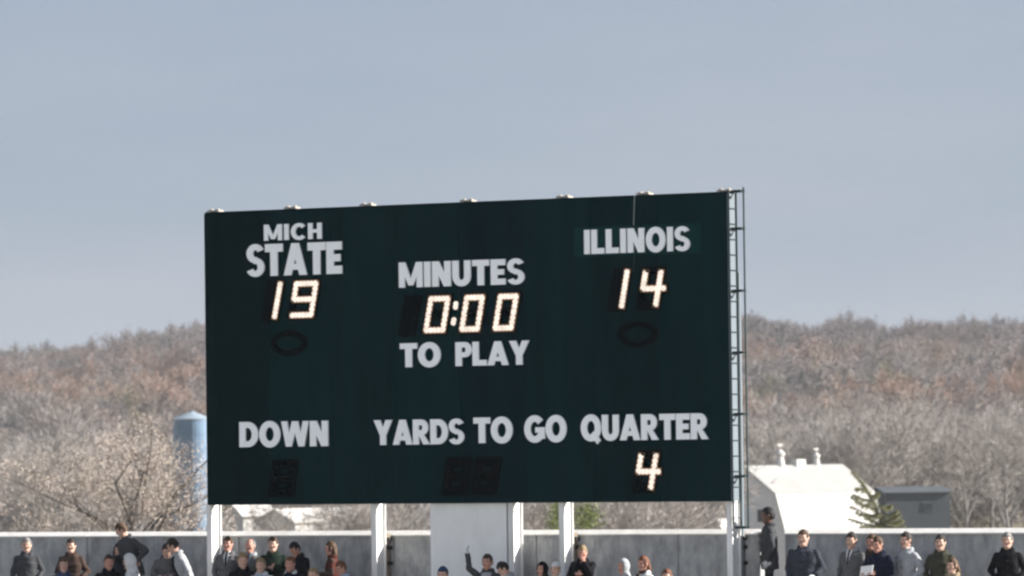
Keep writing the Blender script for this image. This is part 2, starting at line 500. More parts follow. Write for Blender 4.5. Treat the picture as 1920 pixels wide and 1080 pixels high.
# numerals: slanted strokes of bulbs in black troughs
bulb = MB()
bulb_unit = [(math.cos(2 * math.pi * k / 8), math.sin(2 * math.pi * k / 8)) for k in range(8)]
def bulb_row(mb, p0, p1, r=0.058, pitch=0.082):
    p0 = Vector(p0); p1 = Vector(p1); L = (p1 - p0).length
    n = max(1, round(L / pitch))
    for k in range(n + 1):
        p = p0 + (p1 - p0) * k / n
        vs = []
        for rr, yy in ((1.0, 0.0), (0.92, -0.35), (0.6, -0.75)):
            vs += [(p.x + r * rr * a, -0.045 + yy * r, BZ + p.y + r * rr * b) for a, b in bulb_unit]
        vs.append((p.x, -0.045 - r, BZ + p.y))
        fs = []
        for j in range(2):
            for i in range(8):
                fs.append((j * 8 + i, j * 8 + (i + 1) % 8, (j + 1) * 8 + (i + 1) % 8, (j + 1) * 8 + i))
        fs += [(16 + i, 16 + (i + 1) % 8, 24) for i in range(8)]
        mb.add(vs, fs)
def trough(mb, strokes, w):
    polys = []
    for p0, p1 in strokes:
        d = (Vector(p1) - Vector(p0)).normalized() * w * 0.5
        polys.append(bar(p0[0] - d.x, p0[1] - d.y, p1[0] + d.x, p1[1] + d.y, w))
    vs, fs = [], []
    for p in polys:
        area = sum(p[i][0] * p[(i + 1) % 4][1] - p[(i + 1) % 4][0] * p[i][1] for i in range(4))
        if area < 0: p = p[::-1]
        fs.append(list(range(len(vs), len(vs) + 4))); vs += [Vector(q) for q in p]
    v2, _, f2, _, _, of = delaunay_2d_cdt(vs, [], fs, 0, 1e-5, True)
    tris = [f for f, s_ in zip(f2, of) if s_]
    nn = len(v2)
    V = [(q.x, -0.042, BZ + q.y) for q in v2] + [(q.x, -0.002, BZ + q.y) for q in v2]
    F = [tuple(t) for t in tris]
    ed = {(a, b) for t in tris for a, b in zip(t, list(t[1:]) + [t[0]])}
    F += [(b, a, a + nn, b + nn) for (a, b) in ed if (b, a) not in ed]
    mb.add(V, F)
def halo_strips(strokes, parent):  # added amber strips under lit strokes, painting the bulbs' glow
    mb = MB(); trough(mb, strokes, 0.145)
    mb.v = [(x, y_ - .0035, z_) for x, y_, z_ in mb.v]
    mb.build('halo_strip', M_HALO, parent)
def numeral(u, v, wd, ht, slant, segs, label, name='numeral', full=True, ext4=0.0, short_one=False):
    """seven strokes a..g of a slanted numeral whose lower left is (u, v)"""
    def P(x, y): return (u + x * wd + slant * y, v + y * ht)
    S = dict(a=(P(0.04, 1), P(.96, 1)), b=(P(1, .97), P(1, .53)), c=(P(1, .47), P(1, .03)), d=(P(.04, 0), P(.96, 0)), e=(P(0, .47), P(0, .03)), f=(P(0, .97), P(0, .53)), g=(P(.04, .5), P(.96 + ext4, .5)))
    root = MB(); trough(root, [S[k] for k in 'abcdefg'], 0.20)
    o = root.build(name, M_BLACK, board); o['label'] = label
    lit = MB(); off = MB()
    for k in 'abcdefg':
        if k in segs:
            bulb_row(lit, *S[k])
        else:
            bulb_row(off, *S[k], r=0.045, pitch=0.09)
    if lit.v:
        struct(lit.build('lit_bulbs', M_BULB, o, smooth=True), 'stuff')
        halo_strips([S[q] for q in 'abcdefg' if q in segs], o)
    if off.v: struct(off.build('dark_bulbs', M_DEAD, o, smooth=True), 'stuff')
    return o
def one(u0, v0, u1, v1, label, lit=True):
    root = MB(); trough(root, [((u0 - .02, v0), (u1 - .02, v1)), ((u0 - .21, v0 - .01), (u1 - .21, v1 - .01))], 0.21)
    o = root.build('numeral', M_BLACK, board); o['label'] = label
    b = MB(); bulb_row(b, (u0, v0), (u1, v1))
    if lit: halo_strips([((u0, v0), (u1, v1))], o)
    struct(b.build('lit_bulbs' if lit else 'dark_bulbs', M_BULB if lit else M_DEAD, o, smooth=True), 'stuff')
SL = 0.125
one(1.81, 4.43, 1.67, 3.79, 'lit numeral 1 under STATE')
numeral(2.065, 3.80, .46, .63, SL, 'abcdfg', 'lit numeral 9 under STATE')
numeral(5.175, 3.427, .385, .62, SL, 'abcdef', 'lit numeral 0 under MINUTES')
numeral(5.99, 3.43, .350, .62, SL, 'abcdef', 'lit numeral 0 under MINUTES')
numeral(6.745, 3.433, .355, .62, SL, 'abcdef', 'lit numeral 0 under MINUTES')
one(4.985, 4.03, 4.855, 3.43, 'unlit numeral 1 left of the lit time', lit=False)
cb = MB(); bulb_row(cb, (5.865, 3.935), (5.855, 3.87), r=.055); bulb_row(cb, (5.815, 3.62), (5.80, 3.56), r=.055)
o = struct(cb.build('colon_bulbs', M_BULB, board, smooth=True), 'stuff')
one(9.68, 4.455, 9.555, 3.81, 'lit numeral 1 under ILLINOIS')
numeral(9.96, 3.80, .335, .645, SL, 'bcfg', 'lit numeral 4 under ILLINOIS', ext4=.36)
numeral(9.805, 0.27, .325, .635, SL, 'bcfg', 'lit numeral 4 under QUARTER', ext4=.36)
numeral(1.56, .245, .405, .56, .10, '', 'unlit numeral under DOWN')
numeral(5.575, .255, .395, .55, .10, '', 'unlit numeral under YARDS TO GO')
numeral(6.24, .26, .385, .55, .10, '', 'unlit numeral under YARDS TO GO')
for cx, cz in ((1.98, 3.245), (9.88, 3.243)):
    pts = []
    for k in range(28):
        t = 2 * math.pi * k / 28
        pts.append((cx + 0.37 * math.cos(t), cz + 0.20 * math.sin(t) * (1 - 0.10 * abs(math.cos(t)))))
    mb = MB(); trough(mb, [(pts[k], pts[(k + 1) % 28]) for k in range(28)], 0.11)
    o = mb.build('possession_ring', M_BLACK, board); o['label'] = 'unlit football shaped ring of black bulbs'
    b = MB()
    for p in pts: bulb_row(b, p, (p[0], p[1] + 1e-4), r=.036, pitch=1)
    struct(b.build('dark_bulbs', M_DEAD, o, smooth=True), 'stuff')

# pale lamp fixtures along the top edge
for u in (0.12, 1.95, 3.72, 6.02, 8.18, 9.95, 11.70):
    fb = MB().box(u - .14, u + .14, .12, .32, BZ + BH + .045, BZ + BH + .075)
    o = fb.build('top_fixture', M_LAMP, board)
    for du in (-.08, .08):
        MB().loft([((u + du, .2, BZ + BH + .07), .05, .05), ((u + du, .2, BZ + BH + .090), .055, .055), ((u + du, .2, BZ + BH + .106), .03, .03)], 8).build('lamp_head', M_LAMP, o)
    MB().box(u - .03, u + .03, .14, .22, BZ + BH + .02, BZ + BH + .05).build('bracket', M_STEEL, o)

MB().tube((9.86, -.03, BZ + BH + .03), (9.83, -.03, BZ + 5.36), .0035, .0035, 5).build('cable', M_PIER, board)
MB().tube((9.83, -.03, BZ + 4.78), (9.81, -.03, BZ + 4.46), .008, .008, 5).build('cable', M_STEEL, board)
# columns: I sections standing on the terrace, the board fixed on top
def make_column(u, clips):
    top = BZ - 0.001
    mb = MB()
    # closed I-shaped outline extruded upwards
    f, w, y0, y1, t = .060, .014, .09, .47, .024
    pts = [(u - f, y0), (u + f, y0), (u + f, y0 + t), (u + w, y0 + t), (u + w, y1 - t), (u + f, y1 - t), (u + f, y1), (u - f, y1), (u - f, y1 - t), (u - w, y1 - t), (u - w, y0 + t), (u - f, y0 + t)]
    n_ = len(pts)
    vs = [(x, yy, ZA - .01) for x, yy in pts] + [(x, yy, top) for x, yy in pts]
    fs = [(k, (k + 1) % n_, n_ + (k + 1) % n_, n_ + k) for k in range(n_)]
    mb.add(vs, fs)
    mb.add([(x, yy, top) for x, yy in pts], [(0, 1, 2, 11), (3, 4, 9, 10), (5, 6, 7, 8)])
    o = mb.build('column', M_COLUMN, board)
    MB().box(u - .11, u + .11, .05, .52, ZA - .005, ZA + .025).build('base_plate', M_COLUMN, o)
    if clips:
        MB().box(u + .035, u + .065, .472, .64, ZA + .6, CAPZ - .05).build('rear_angle', M_RUST, o)
        for z in (CAPZ - .16, CAPZ - .33, CAPZ - .64):
            MB().box(u + .05, u + .10, .50, .66, z - .045, z + .03).build('clip', M_DARK, o)
    return o
for u, cl in ((-.03, False), (3.84, True), (8.09, True), (11.745, True)):
    make_column(u, cl)
# wide boxed pier between the middle columns
MB().box(5.14, 6.86, .12, .42, ZA - .01, BZ - .001).build('pier_core', M_PIER, board)
MB().box(5.14, 6.0085, .09, .118, ZA - .01, BZ - .003).build('pier_panel', M_PIER, board)
MB().box(6.0115, 6.86, .09, .118, ZA - .01, BZ - .003).build('pier_panel', M_PIER, board)
make_column(6.96, False)
# rear column of the frame, seen past the ladder
MB().box(11.80, 11.83, .49, .56, ZA - .01, BZ + 4.4).build('rear_post', M_END, board)
MB().box(11.70, 11.78, .34, .46, BZ + .5, BZ + 4.0).build('rear_brace', M_COLUMN, board)

# caged ladder on the end of the board
lad = thing('ladder', 'dark steel caged ladder up the end of the scoreboard', 'ladder', (BW, 0, 0))
ZL0, ZL1 = CAPZ + .03, BZ + BH + .06
for yy in (0.012, 0.335):
    MB().box(.016, .042, yy - .012, yy + .012, ZL0, ZL1).build('stringer', M_STEEL, lad)
k = 0
z = ZL0 + .2
while z < ZL1 - .1:
    MB().tube((.029, .012, z), (.029, .335, z), .009, .009, 6).build('rung', M_STEEL, lad)
    z += .297
for z in (18.80, 18.08, 16.886, 15.70, 14.52, 13.327, 12.345):
    mb = MB()
    mb.box(.055, .235, .10, .112, z - .024, z + .024)
    mb.box(.055, .235, .268, .28, z - .024, z + .024)
    mb.box(.235, .249, .10, .28, z - .024, z + .024)
    mb.box(.043, .056, .046, .334, z - .022, z + .022)
    mb.build('cage_hoop', M_STEEL, lad)
for yy in (.19,):
    MB().box(.250, .272, yy - .02, yy + .02, ZL0, ZL1 + .05).build('cage_strip', M_STEEL, lad)

# ------------------------------------------------------------------ trees
def grow(rng, height, trunk_r, levels=4, spread=0.55, first=0.3, n_first=7, twig_len=0.9, shrink=0.62, upright=0.35, kids=(4, 6), sides=5, end_twigs=5, twig_w=0.03):
    """recursive bare tree: returns wood MB, twig MB and a list of tip points"""
    wood, twig, tips = MB(), MB(), []
    def twigs(p, d, n_, L):
        for _ in range(n_):
            dd = (d + Vector((rng.gauss(0, .55), rng.gauss(0, .55), rng.gauss(.12, .45)))).normalized()
            q = p + dd * L * rng.uniform(.5, 1.2)
            side = dd.cross(Vector((rng.gauss(0, 1), rng.gauss(0, 1), rng.gauss(0, 1)))).normalized() * twig_w
            twig.add([p - side, p + side, q], [(0, 1, 2)])
            tips.append(q)
    def branch(p, d, L, r, lev):
        segs = 4 if lev <= 1 else 3 if lev == 2 else 2
        pts = [p]
        for i in range(segs):
            d = (d + Vector((rng.gauss(0, .13), rng.gauss(0, .13), rng.gauss(.05 * (lev > 0), .08)))).normalized()
            pts.append(pts[-1] + d * L / segs)
        for i in range(segs):
            ra = r * (1 - .75 * i / segs) ; rb = r * (1 - .75 * (i + 1) / segs)
            wood.tube(pts[i], pts[i + 1], ra, rb, sides if lev < 2 else 3, cap=False)
        if lev >= levels:
            for i in range(1, segs + 1): twigs(pts[i], d, end_twigs, twig_len)
            return
        n_ = n_first if lev == 0 else rng.randint(*kids)
        for k in range(n_):
            t = first + (1 - first) * (k + rng.random() * .8) / n_ if lev == 0 else .25 + .75 * (k + rng.random()) / n_
            t = min(t, .999)
            i = int(t * segs); f = t * segs - i
            q = pts[i].lerp(pts[i + 1], f)
            a = rng.uniform(0, 2 * math.pi)
            out = Vector((math.cos(a), math.sin(a), 0))
            ax = (pts[i + 1] - pts[i]).normalized()
            out = (out - ax * out.dot(ax)).normalized()
            ang = rng.uniform(.7, 1.3) * spread * 1.6
            dd = (ax * math.cos(ang) + out * math.sin(ang) + Vector((0, 0, upright * .4))).normalized()
            branch(q, dd, L * shrink * rng.uniform(.75, 1.2) * (1.15 - .45 * t if lev == 0 else 1), max(r * .45 * (1.15 - .5 * t), .012), lev + 1)
    branch(Vector((0, 0, 0)), Vector((rng.gauss(0, .03), rng.gauss(0, .03), 1)), height * .72, trunk_r, 0)
    return wood, twig, tips
def leaves(rng, tips, n, size, spread):
    mb = MB()
    for _ in range(n):
        p = rng.choice(tips) + Vector((rng.gauss(0, spread), rng.gauss(0, spread), rng.gauss(0, spread)))
        a = Vector((rng.gauss(0, 1), rng.gauss(0, 1), rng.gauss(0, 1))).normalized()
        b = a.orthogonal().normalized(); c = a.cross(b)
        s = size * rng.uniform(.6, 1.4)
        mb.add([p - b * s, p + c * s * .6, p + b * s, p - c * s * .6], [(0, 1, 2, 3)])
    return mb

def strip(o):
    """take a finished mesh object out of the scene, keep its mesh"""
    me = o.data
    bpy.data.objects.remove(o)
    return me

# four bare-tree shapes shared by the trees that stand singly
BARE = []
for sd in range(4):
    rg = random.Random(40 + sd)
    wood, twig, tips = grow(rg, 12.0, .20, levels=3, n_first=9, spread=.5, first=.22, twig_len=1.25, end_twigs=10, twig_w=.017, upright=.45)
    a = strip(wood.build('trunk', M_BARKG)); b = strip(twig.build('crown', M_GREYTREE))
    BARE.append((a, b))
def bare_tree(d, l, h, k, rz, label, group, z=0.0):
    t = thing('bare_tree', label, 'tree', land(d, l, z), rz, group)
    s = h / 11.5
    t.scale = (s, s, s)
    link('trunk', BARE[k][0], t); link('crown', BARE[k][1], t)
    return t
PX = 1 / 9500.0
rg = random.Random(5)
for i, (x, d, h) in enumerate([(1405, 620, 15), (1432, 640, 16), (1458, 590, 14), (1485, 655, 17), (1515, 600, 15), (1540, 560, 14.5), (1562, 640, 16), (1590, 585, 15), (1612, 560, 16), (1636, 630, 17), (1655, 600, 15.5), (1680, 640, 16), (1705, 590, 15), (1740, 610, 17), (1775, 640, 16), (1810, 590, 15), (1850, 620, 16), (1890, 600, 15), (1930, 640, 16)]):
    bare_tree(d, (x - 960) * PX * d, h, i % 4, rg.uniform(0, 6), next(t for lim_, t in (
        (1470, 'bare grey tree behind the gable end of the white barn'), (1525, 'bare grey tree behind the taller ventilator of the white barn'),
        (1570, 'bare grey tree behind the smaller ventilator of the white barn'), (1645, 'bare grey tree behind the spruce end of the white barn'),
        (1720, 'bare grey tree behind the dark grey shed'), (9999, 'bare grey tree beyond the dark grey shed, away from the barn')) if x < lim_), 'bare trees behind the barn')
for i, (x, d, h) in enumerate([(452, 330, 9.2), (478, 480, 11), (600, 330, 8.6), (628, 340, 9.0), (655, 320, 8.8), (683, 350, 10), (650, 480, 14), (700, 500, 15), (735, 450, 14), (758, 320, 11), (775, 470, 14)]):
    bare_tree(d, (x - 960) * PX * d, h, (i + 1) % 4, rg.uniform(0, 6), next(t for lim_, t in (
        (500, 'bare grey tree by the pale house beside the left column'), (690, 'bare grey tree by the white house in the first bay under the board'),
        (9999, 'bare grey tree between the second column and the boxed pier')) if x < lim_), 'bare trees before the white houses')
for i, (x, d, h) in enumerate([(985, 420, 14), (1010, 330, 11), (1035, 400, 13), (1105, 340, 11), (1130, 300, 10), (1150, 380, 13), (1175, 340, 12), (1205, 420, 13), (1228, 360, 12)]):
    bare_tree(d, (x - 960) * PX * d, h, (i + 2) % 4, rg.uniform(0, 6), next(t for lim_, t in (
        (1060, 'bare brown tree behind the dark green shrub by the column'), (1140, 'bare brown tree beside the yellow green shrub'),
        (9999, 'bare brown tree between the yellow green shrub and the barn gable')) if x < lim_), 'bare trees beside the shrubs')
for i, (x, d, h) in enumerate([(30, 520, 14), (75, 560, 16), (120, 500, 13), (165, 570, 15), (215, 540, 14), (250, 640, 14), (285, 655, 12)]):
    bare_tree(d, (x - 960) * PX * d, h, i % 4, rg.uniform(0, 6), 'bare grey tree standing near the blue silo', 'bare trees near the silo')

# pale tan tree with dark limbs, close behind the parapet
rg = random.Random(12)
TD = 250
tan = thing('autumn_tree', 'pale tan autumn tree with dark bare limbs behind the parapet', 'tree', land(TD, (262 - 960) * PX * TD))
wood, twig, tips = grow(rg, 15.0, .22, levels=3, n_first=12, spread=.6, first=.35, twig_len=.8, end_twigs=7, twig_w=.013, upright=.3)
ENV = [(-500, 900), (100, 850), (200, 815), (240, 795), (285, 765), (308, 796), (322, 830), (345, 836), (390, 826), (430, 866), (452, 1400), (1500, 1500)]
def in_crown(p):      # the crown is lopsided: high over the trunk, low towards the board
    lx = p.x * HR.x + p.y * HR.y
    x = 262 + lx / (TD * PX)
    for (a, ya), (b, yb) in zip(ENV, ENV[1:]):
        if x <= b:
            yy = ya + (yb - ya) * (x - a) / (b - a); break
    return p.z < 14 + (842 - .0135 * (x - 210) - yy) * TD * PX
def prune(mb):
    mb.f = [f for f in mb.f if all(in_crown(Vector(mb.v[i])) for i in f)]
    mb.mi = [0] * len(mb.f)
    return mb
prune(wood); prune(twig)
tips = [t for t in tips if in_crown(t)]
wood.build('trunk', M_BARKD, tan)
twig.build('crown', M_TWIG, tan)
leaves(rg, tips, 20000, .042, .22).build('leaves', M_TANLEAF, tan)
# its long limbs reaching towards the board
limbs = MB()
def limb(pts, r0, r1):
    for i in range(len(pts) - 1):
        a = r0 + (r1 - r0) * i / (len(pts) - 1); b = r0 + (r1 - r0) * (i + 1) / (len(pts) - 1)
        limbs.tube(pts[i], pts[i + 1], a, b, 6)
def lp(x, y, dep):   # tree-local point from metres right of trunk, height
    return Vector((HR.x * x + HF.x * dep, HR.y * x + HF.y * dep, y))
k = TD * PX
def lim(pxs, dep, r0, r1):
    pts = [lp((x - 262) * k, 14 + (842 - .0135 * (x - 210) - y_) * k, dep - .25 * i) for i, (x, y_) in enumerate(pxs)]
    limb(pts, r0, r1)
lim([(262, 1060), (285, 985), (312, 955), (330, 922), (348, 908), (372, 880), (395, 858)], -1.2, .085, .035)
lim([(285, 1010), (312, 966), (340, 952), (362, 944), (385, 932), (420, 905)], -2.0, .075, .03)
lim([(262, 1040), (236, 950), (218, 905), (245, 868), (262, 850)], -1.6, .07, .03)
lim([(262, 960), (270, 900), (282, 840), (284, 790)], -.4, .07, .02)
limbs.build('limb', M_BARKD, tan)

# sparse spruce in front of the barn
rg = random.Random(3)
SD = 230
sp = thing('spruce_tree', 'sparse leaning olive green spruce in front of the white barn', 'tree', land(SD, (1668 - 960) * PX * SD))
tp = lambda x, y_: lp((x - 1668) * SD * PX, 14 + (842 - .0135 * (x - 210) - y_) * SD * PX, 0)
trunk = MB(); needles = MB()
path = [tp(1668, 1400), tp(1662, 1100), tp(1648, 985), tp(1632, 940), tp(1612, 905), tp(1592, 884)]
for i in range(len(path) - 1):
    trunk.tube(path[i], path[i + 1], .11 - .019 * i, .11 - .019 * (i + 1), 7)
def needle_spray(p0, p1, n_, ln):
    for _ in range(n_):
        t = rg.random()
        p = p0.lerp(p1, t)
        dd = ((p1 - p0).normalized() * .6 + Vector((rg.gauss(0, .7), rg.gauss(0, .7), rg.gauss(-.35, .4)))).normalized()
        q = p + dd * ln * rg.uniform(.5, 1.1)
        sd = dd.orthogonal().normalized() * .013
        needles.add([p - sd, p + sd, q], [(0, 1, 2)])
def bough(a, b, sag, n_):
    mid = a.lerp(b, .5) + Vector((0, 0, -sag))
    trunk.tube(a, mid, .03, .02, 5); trunk.tube(mid, b, .02, .008, 5)
    needle_spray(a, mid, n_ // 2, .13); needle_spray(mid, b, n_ // 2, .12)
    for i in range(9):
        t = (i + .6) / 9
        p = a.lerp(mid, t * 2) if t < .5 else mid.lerp(b, t * 2 - 1)
        for sgn in (1, -1):
            side = (b - a).normalized().cross(Vector((0, 0, 1))) * sgn
            q = p + ((b - a).normalized() * .7 + side * .6 + Vector((0, 0, -.45 + rg.gauss(0, .2)))) * (.34 * (1.1 - t) + .08)
            trunk.tube(p, q, .008, .004, 3, cap=False)
            needle_spray(p, q, max(6, n_ // 10), .10)
for (x0, y0, x1, y1) in [(1640, 955, 1590, 930), (1650, 970, 1588, 948), (1655, 990, 1586, 972), (1628, 938, 1594, 926), (1640, 948, 1665, 945), (1650, 975, 1680, 962), (1655, 985, 1690, 985), (1655, 1005, 1600, 1000), (1652, 985, 1620, 968), (1660, 1010, 1700, 1020), (1618, 916, 1600, 914), (1624, 926, 1640, 922), (1634, 942, 1598, 938), (1645, 962, 1600, 960), (1648, 966, 1676, 955), (1652, 980, 1606, 985), (1654, 978, 1686, 974)]:
    bough(tp(x0, y0), tp(x1, y1) + HF * rg.uniform(-.5, .5), rg.uniform(.0, .15), 420)
needle_spray(path[3], path[4], 420, .28); needle_spray(path[4], path[5], 300, .2); needle_spray(path[2], path[3], 520, .38); needle_spray(path[1], path[2], 700, .5)
for zz in np.arange(1.5, 9.3, .45):
    for kk in range(5):
        a = rg.uniform(0, 6.28); ln = .6 + (10 - zz) * .22
        base = path[0].lerp(path[1], min(zz / 8.2, 1))
        bough(Vector((base.x, base.y, zz)), Vector((base.x + math.cos(a) * ln, base.y + math.sin(a) * ln, zz - .3)), .1, 30)
trunk.build('trunk', M_BARKD, sp)
needles.build('crown', M_NEEDLE, sp)

# green shrubs below the board
def shrub(x, d, h, r, sd, label):
    rg = random.Random(sd)
    t = thing('evergreen_shrub', label, 'shrub', land(d, (x - 960) * PX * d))
    st, tips = MB(), []
    st.tube((0, 0, 0), (0, 0, h * .8), .09, .02, 6)
    for _ in range(46):
        zz = h * rg.uniform(.35, 1); a = rg.uniform(0, 6.28); rr = r * rg.uniform(.35, 1) * math.sqrt(max(.08, 1 - ((zz / h - .62) / .42) ** 2))
        q = Vector((math.cos(a) * rr, math.sin(a) * rr, zz))
        st.tube((0, 0, zz * .8), q, .02, .006, 4, cap=False); tips.append(q)
    st.build('trunk', M_BARKD, t)
    leaves(rg, tips, 8000, .05, .24).build('crown', M_BUSH, t)
shrub(1022, 255, 10.05, 1.2, 1, 'dark green evergreen shrub left of a white column')
shrub(1046, 262, 11.0, .9, 4, 'tall dark green evergreen touching a white column')
shrub(1092, 240, 10.9, .8, 2, 'rounded yellow green shrub right of a white column')

# ------------------------------------------------------------------ wooded hills
PROTO = bpy.data.collections.new('wood_shapes')
M_WOODS = mat('woodland', (1.0, 1.0, 1.0), 0.95, col2=(0.7, 0.68, 0.68), scale=0.25, random_ramp=[
    (0.0, (0.30, 0.275, 0.265)), (0.30, (0.38, 0.345, 0.33)), (0.50, (0.20, 0.19, 0.19)), (0.74, (0.33, 0.295, 0.255)), (0.90, (0.28, 0.265, 0.19)), (0.95, (0.39, 0.33, 0.275))])
nt = M_WOODS.node_tree     # russet oaks grow in drifts
geo = nt.nodes.new('ShaderNodeNewGeometry'); dn = nt.nodes.new('ShaderNodeTexNoise')
dn.inputs['Scale'].default_value = 0.022; dn.inputs['Detail'].default_value = 4
dr = nt.nodes.new('ShaderNodeMapRange'); dr.inputs['From Min'].default_value = .46; dr.inputs['From Max'].default_value = .58; dr.inputs['To Max'].default_value = .9
dm = nt.nodes.new('ShaderNodeMix'); dm.data_type = 'RGBA'; dm.inputs[7].default_value = (0.35, 0.235, 0.18, 1)
nt.links.new(geo.outputs['Position'], dn.inputs['Vector']); nt.links.new(dn.outputs['Fac'], dr.inputs['Value'])
# oaks hold their leaves on the upper slopes, darker maples crown the ridge, pale ash and elm stand below
sx = nt.nodes.new('ShaderNodeSeparateXYZ'); nt.links.new(geo.outputs['Position'], sx.inputs[0])
az = nt.nodes.new('ShaderNodeMath'); az.operation = 'MULTIPLY_ADD'; az.inputs[1].default_value = 16.0
nt.links.new(dn.outputs['Fac'], az.inputs[0]); nt.links.new(sx.outputs['Z'], az.inputs[2])
lo = nt.nodes.new('ShaderNodeMapRange'); lo.inputs['From Min'].default_value = 24; lo.inputs['From Max'].default_value = 34
nt.links.new(az.outputs[0], lo.inputs['Value'])
mu = nt.nodes.new('ShaderNodeMath'); mu.operation = 'MULTIPLY'; mu.use_clamp = True
nt.links.new(lo.outputs[0], mu.inputs[0]); nt.links.new(dr.outputs[0], mu.inputs[1]); nt.links.new(mu.outputs[0], dm.inputs[0])
hi = nt.nodes.new('ShaderNodeMapRange'); hi.inputs['From Min'].default_value = 42; hi.inputs['From Max'].default_value = 53; hi.inputs['To Max'].default_value = .8
nt.links.new(az.outputs[0], hi.inputs['Value'])
dk = nt.nodes.new('ShaderNodeMix'); dk.data_type = 'RGBA'; dk.inputs[7].default_value = (0.185, 0.168, 0.172, 1)
nt.links.new(hi.outputs[0], dk.inputs[0])
bs = nt.nodes['Principled BSDF']; src = bs.inputs['Base Color'].links[0].from_socket
nt.links.new(src, dm.inputs[6]); nt.links.new(dm.outputs[2], dk.inputs[6]); nt.links.new(dk.outputs[2], bs.inputs['Base Color'])
for sd in range(5):
    rg = random.Random(70 + sd)
    wood, twig, tips = grow(rg, 13.0, .22, levels=2, n_first=11, spread=.55, first=.2, twig_len=1.7, end_twigs=17, twig_w=.042, upright=.4, kids=(4, 6), sides=4)
    wood.add(twig.v, twig.f)
    if sd in (0, 3):
        lv = leaves(rg, tips, 1500, .20, .45); wood.add(lv.v, lv.f)
    o = wood.build('wood_shape', M_WOODS)
    col.objects.unlink(o); PROTO.objects.link(o)
pts, scl, rot = [], [], []
rg = random.Random(9)
d = 660.0
while d < 1640:
    half = (960 + 120) * PX * d
    l = -half
    step = 6.5 + 2.5 * (d - 660) / 1000
    while l < half:
        dd, ll = d + rg.uniform(-4, 4), l + rg.uniform(-3, 3)
        dens = noise.noise(Vector((dd * .011, ll * .022, 1.7)))
        if rg.random() < .86 + .35 * dens:
            pts.append(land(dd, ll, terrain(dd, ll) - .3)); scl.append((rg.uniform(.55, 1.05) if d < 1380 else rg.uniform(.72, .98)) * (1 + .3 * dens)); rot.append(rg.uniform(0, 6.28))
        l += step
    d += step * 1.15
me = bpy.data.meshes.new('hillside_wood')
me.from_pydata([tuple(p) for p in pts], [], [])
at = me.attributes.new('tree_scale', 'FLOAT', 'POINT'); at.data.foreach_set('value', scl)
at = me.attributes.new('tree_turn', 'FLOAT', 'POINT'); at.data.foreach_set('value', rot)
hw = struct(link('hillside_wood', me), 'stuff')
hw['label'] = 'hazy bare and russet autumn wood covering the hills'
ng = bpy.data.node_groups.new('wood_scatter', 'GeometryNodeTree')
ng.interface.new_socket('Geometry', in_out='INPUT', socket_type='NodeSocketGeometry')
ng.interface.new_socket('Geometry', in_out='OUTPUT', socket_type='NodeSocketGeometry')
gi = ng.nodes.new('NodeGroupInput'); go = ng.nodes.new('NodeGroupOutput')
ip = ng.nodes.new('GeometryNodeInstanceOnPoints'); ci = ng.nodes.new('GeometryNodeCollectionInfo')
ci.inputs['Collection'].default_value = PROTO
ci.inputs['Separate Children'].default_value = True
ci.inputs['Reset Children'].default_value = True
na = ng.nodes.new('GeometryNodeInputNamedAttribute'); na.data_type = 'FLOAT'; na.inputs['Name'].default_value = 'tree_scale'
nb = ng.nodes.new('GeometryNodeInputNamedAttribute'); nb.data_type = 'FLOAT'; nb.inputs['Name'].default_value = 'tree_turn'
cx = ng.nodes.new('ShaderNodeCombineXYZ')
ng.links.new(nb.outputs['Attribute'], cx.inputs['Z'])
ip.inputs['Pick Instance'].default_value = True
ng.links.new(gi.outputs[0], ip.inputs['Points'])
ng.links.new(ci.outputs[0], ip.inputs['Instance'])
ng.links.new(cx.outputs[0], ip.inputs['Rotation'])
ng.links.new(na.outputs['Attribute'], ip.inputs['Scale'])
ng.links.new(ip.outputs[0], go.inputs[0])
hw.modifiers.new('scatter', 'NODES').node_group = ng

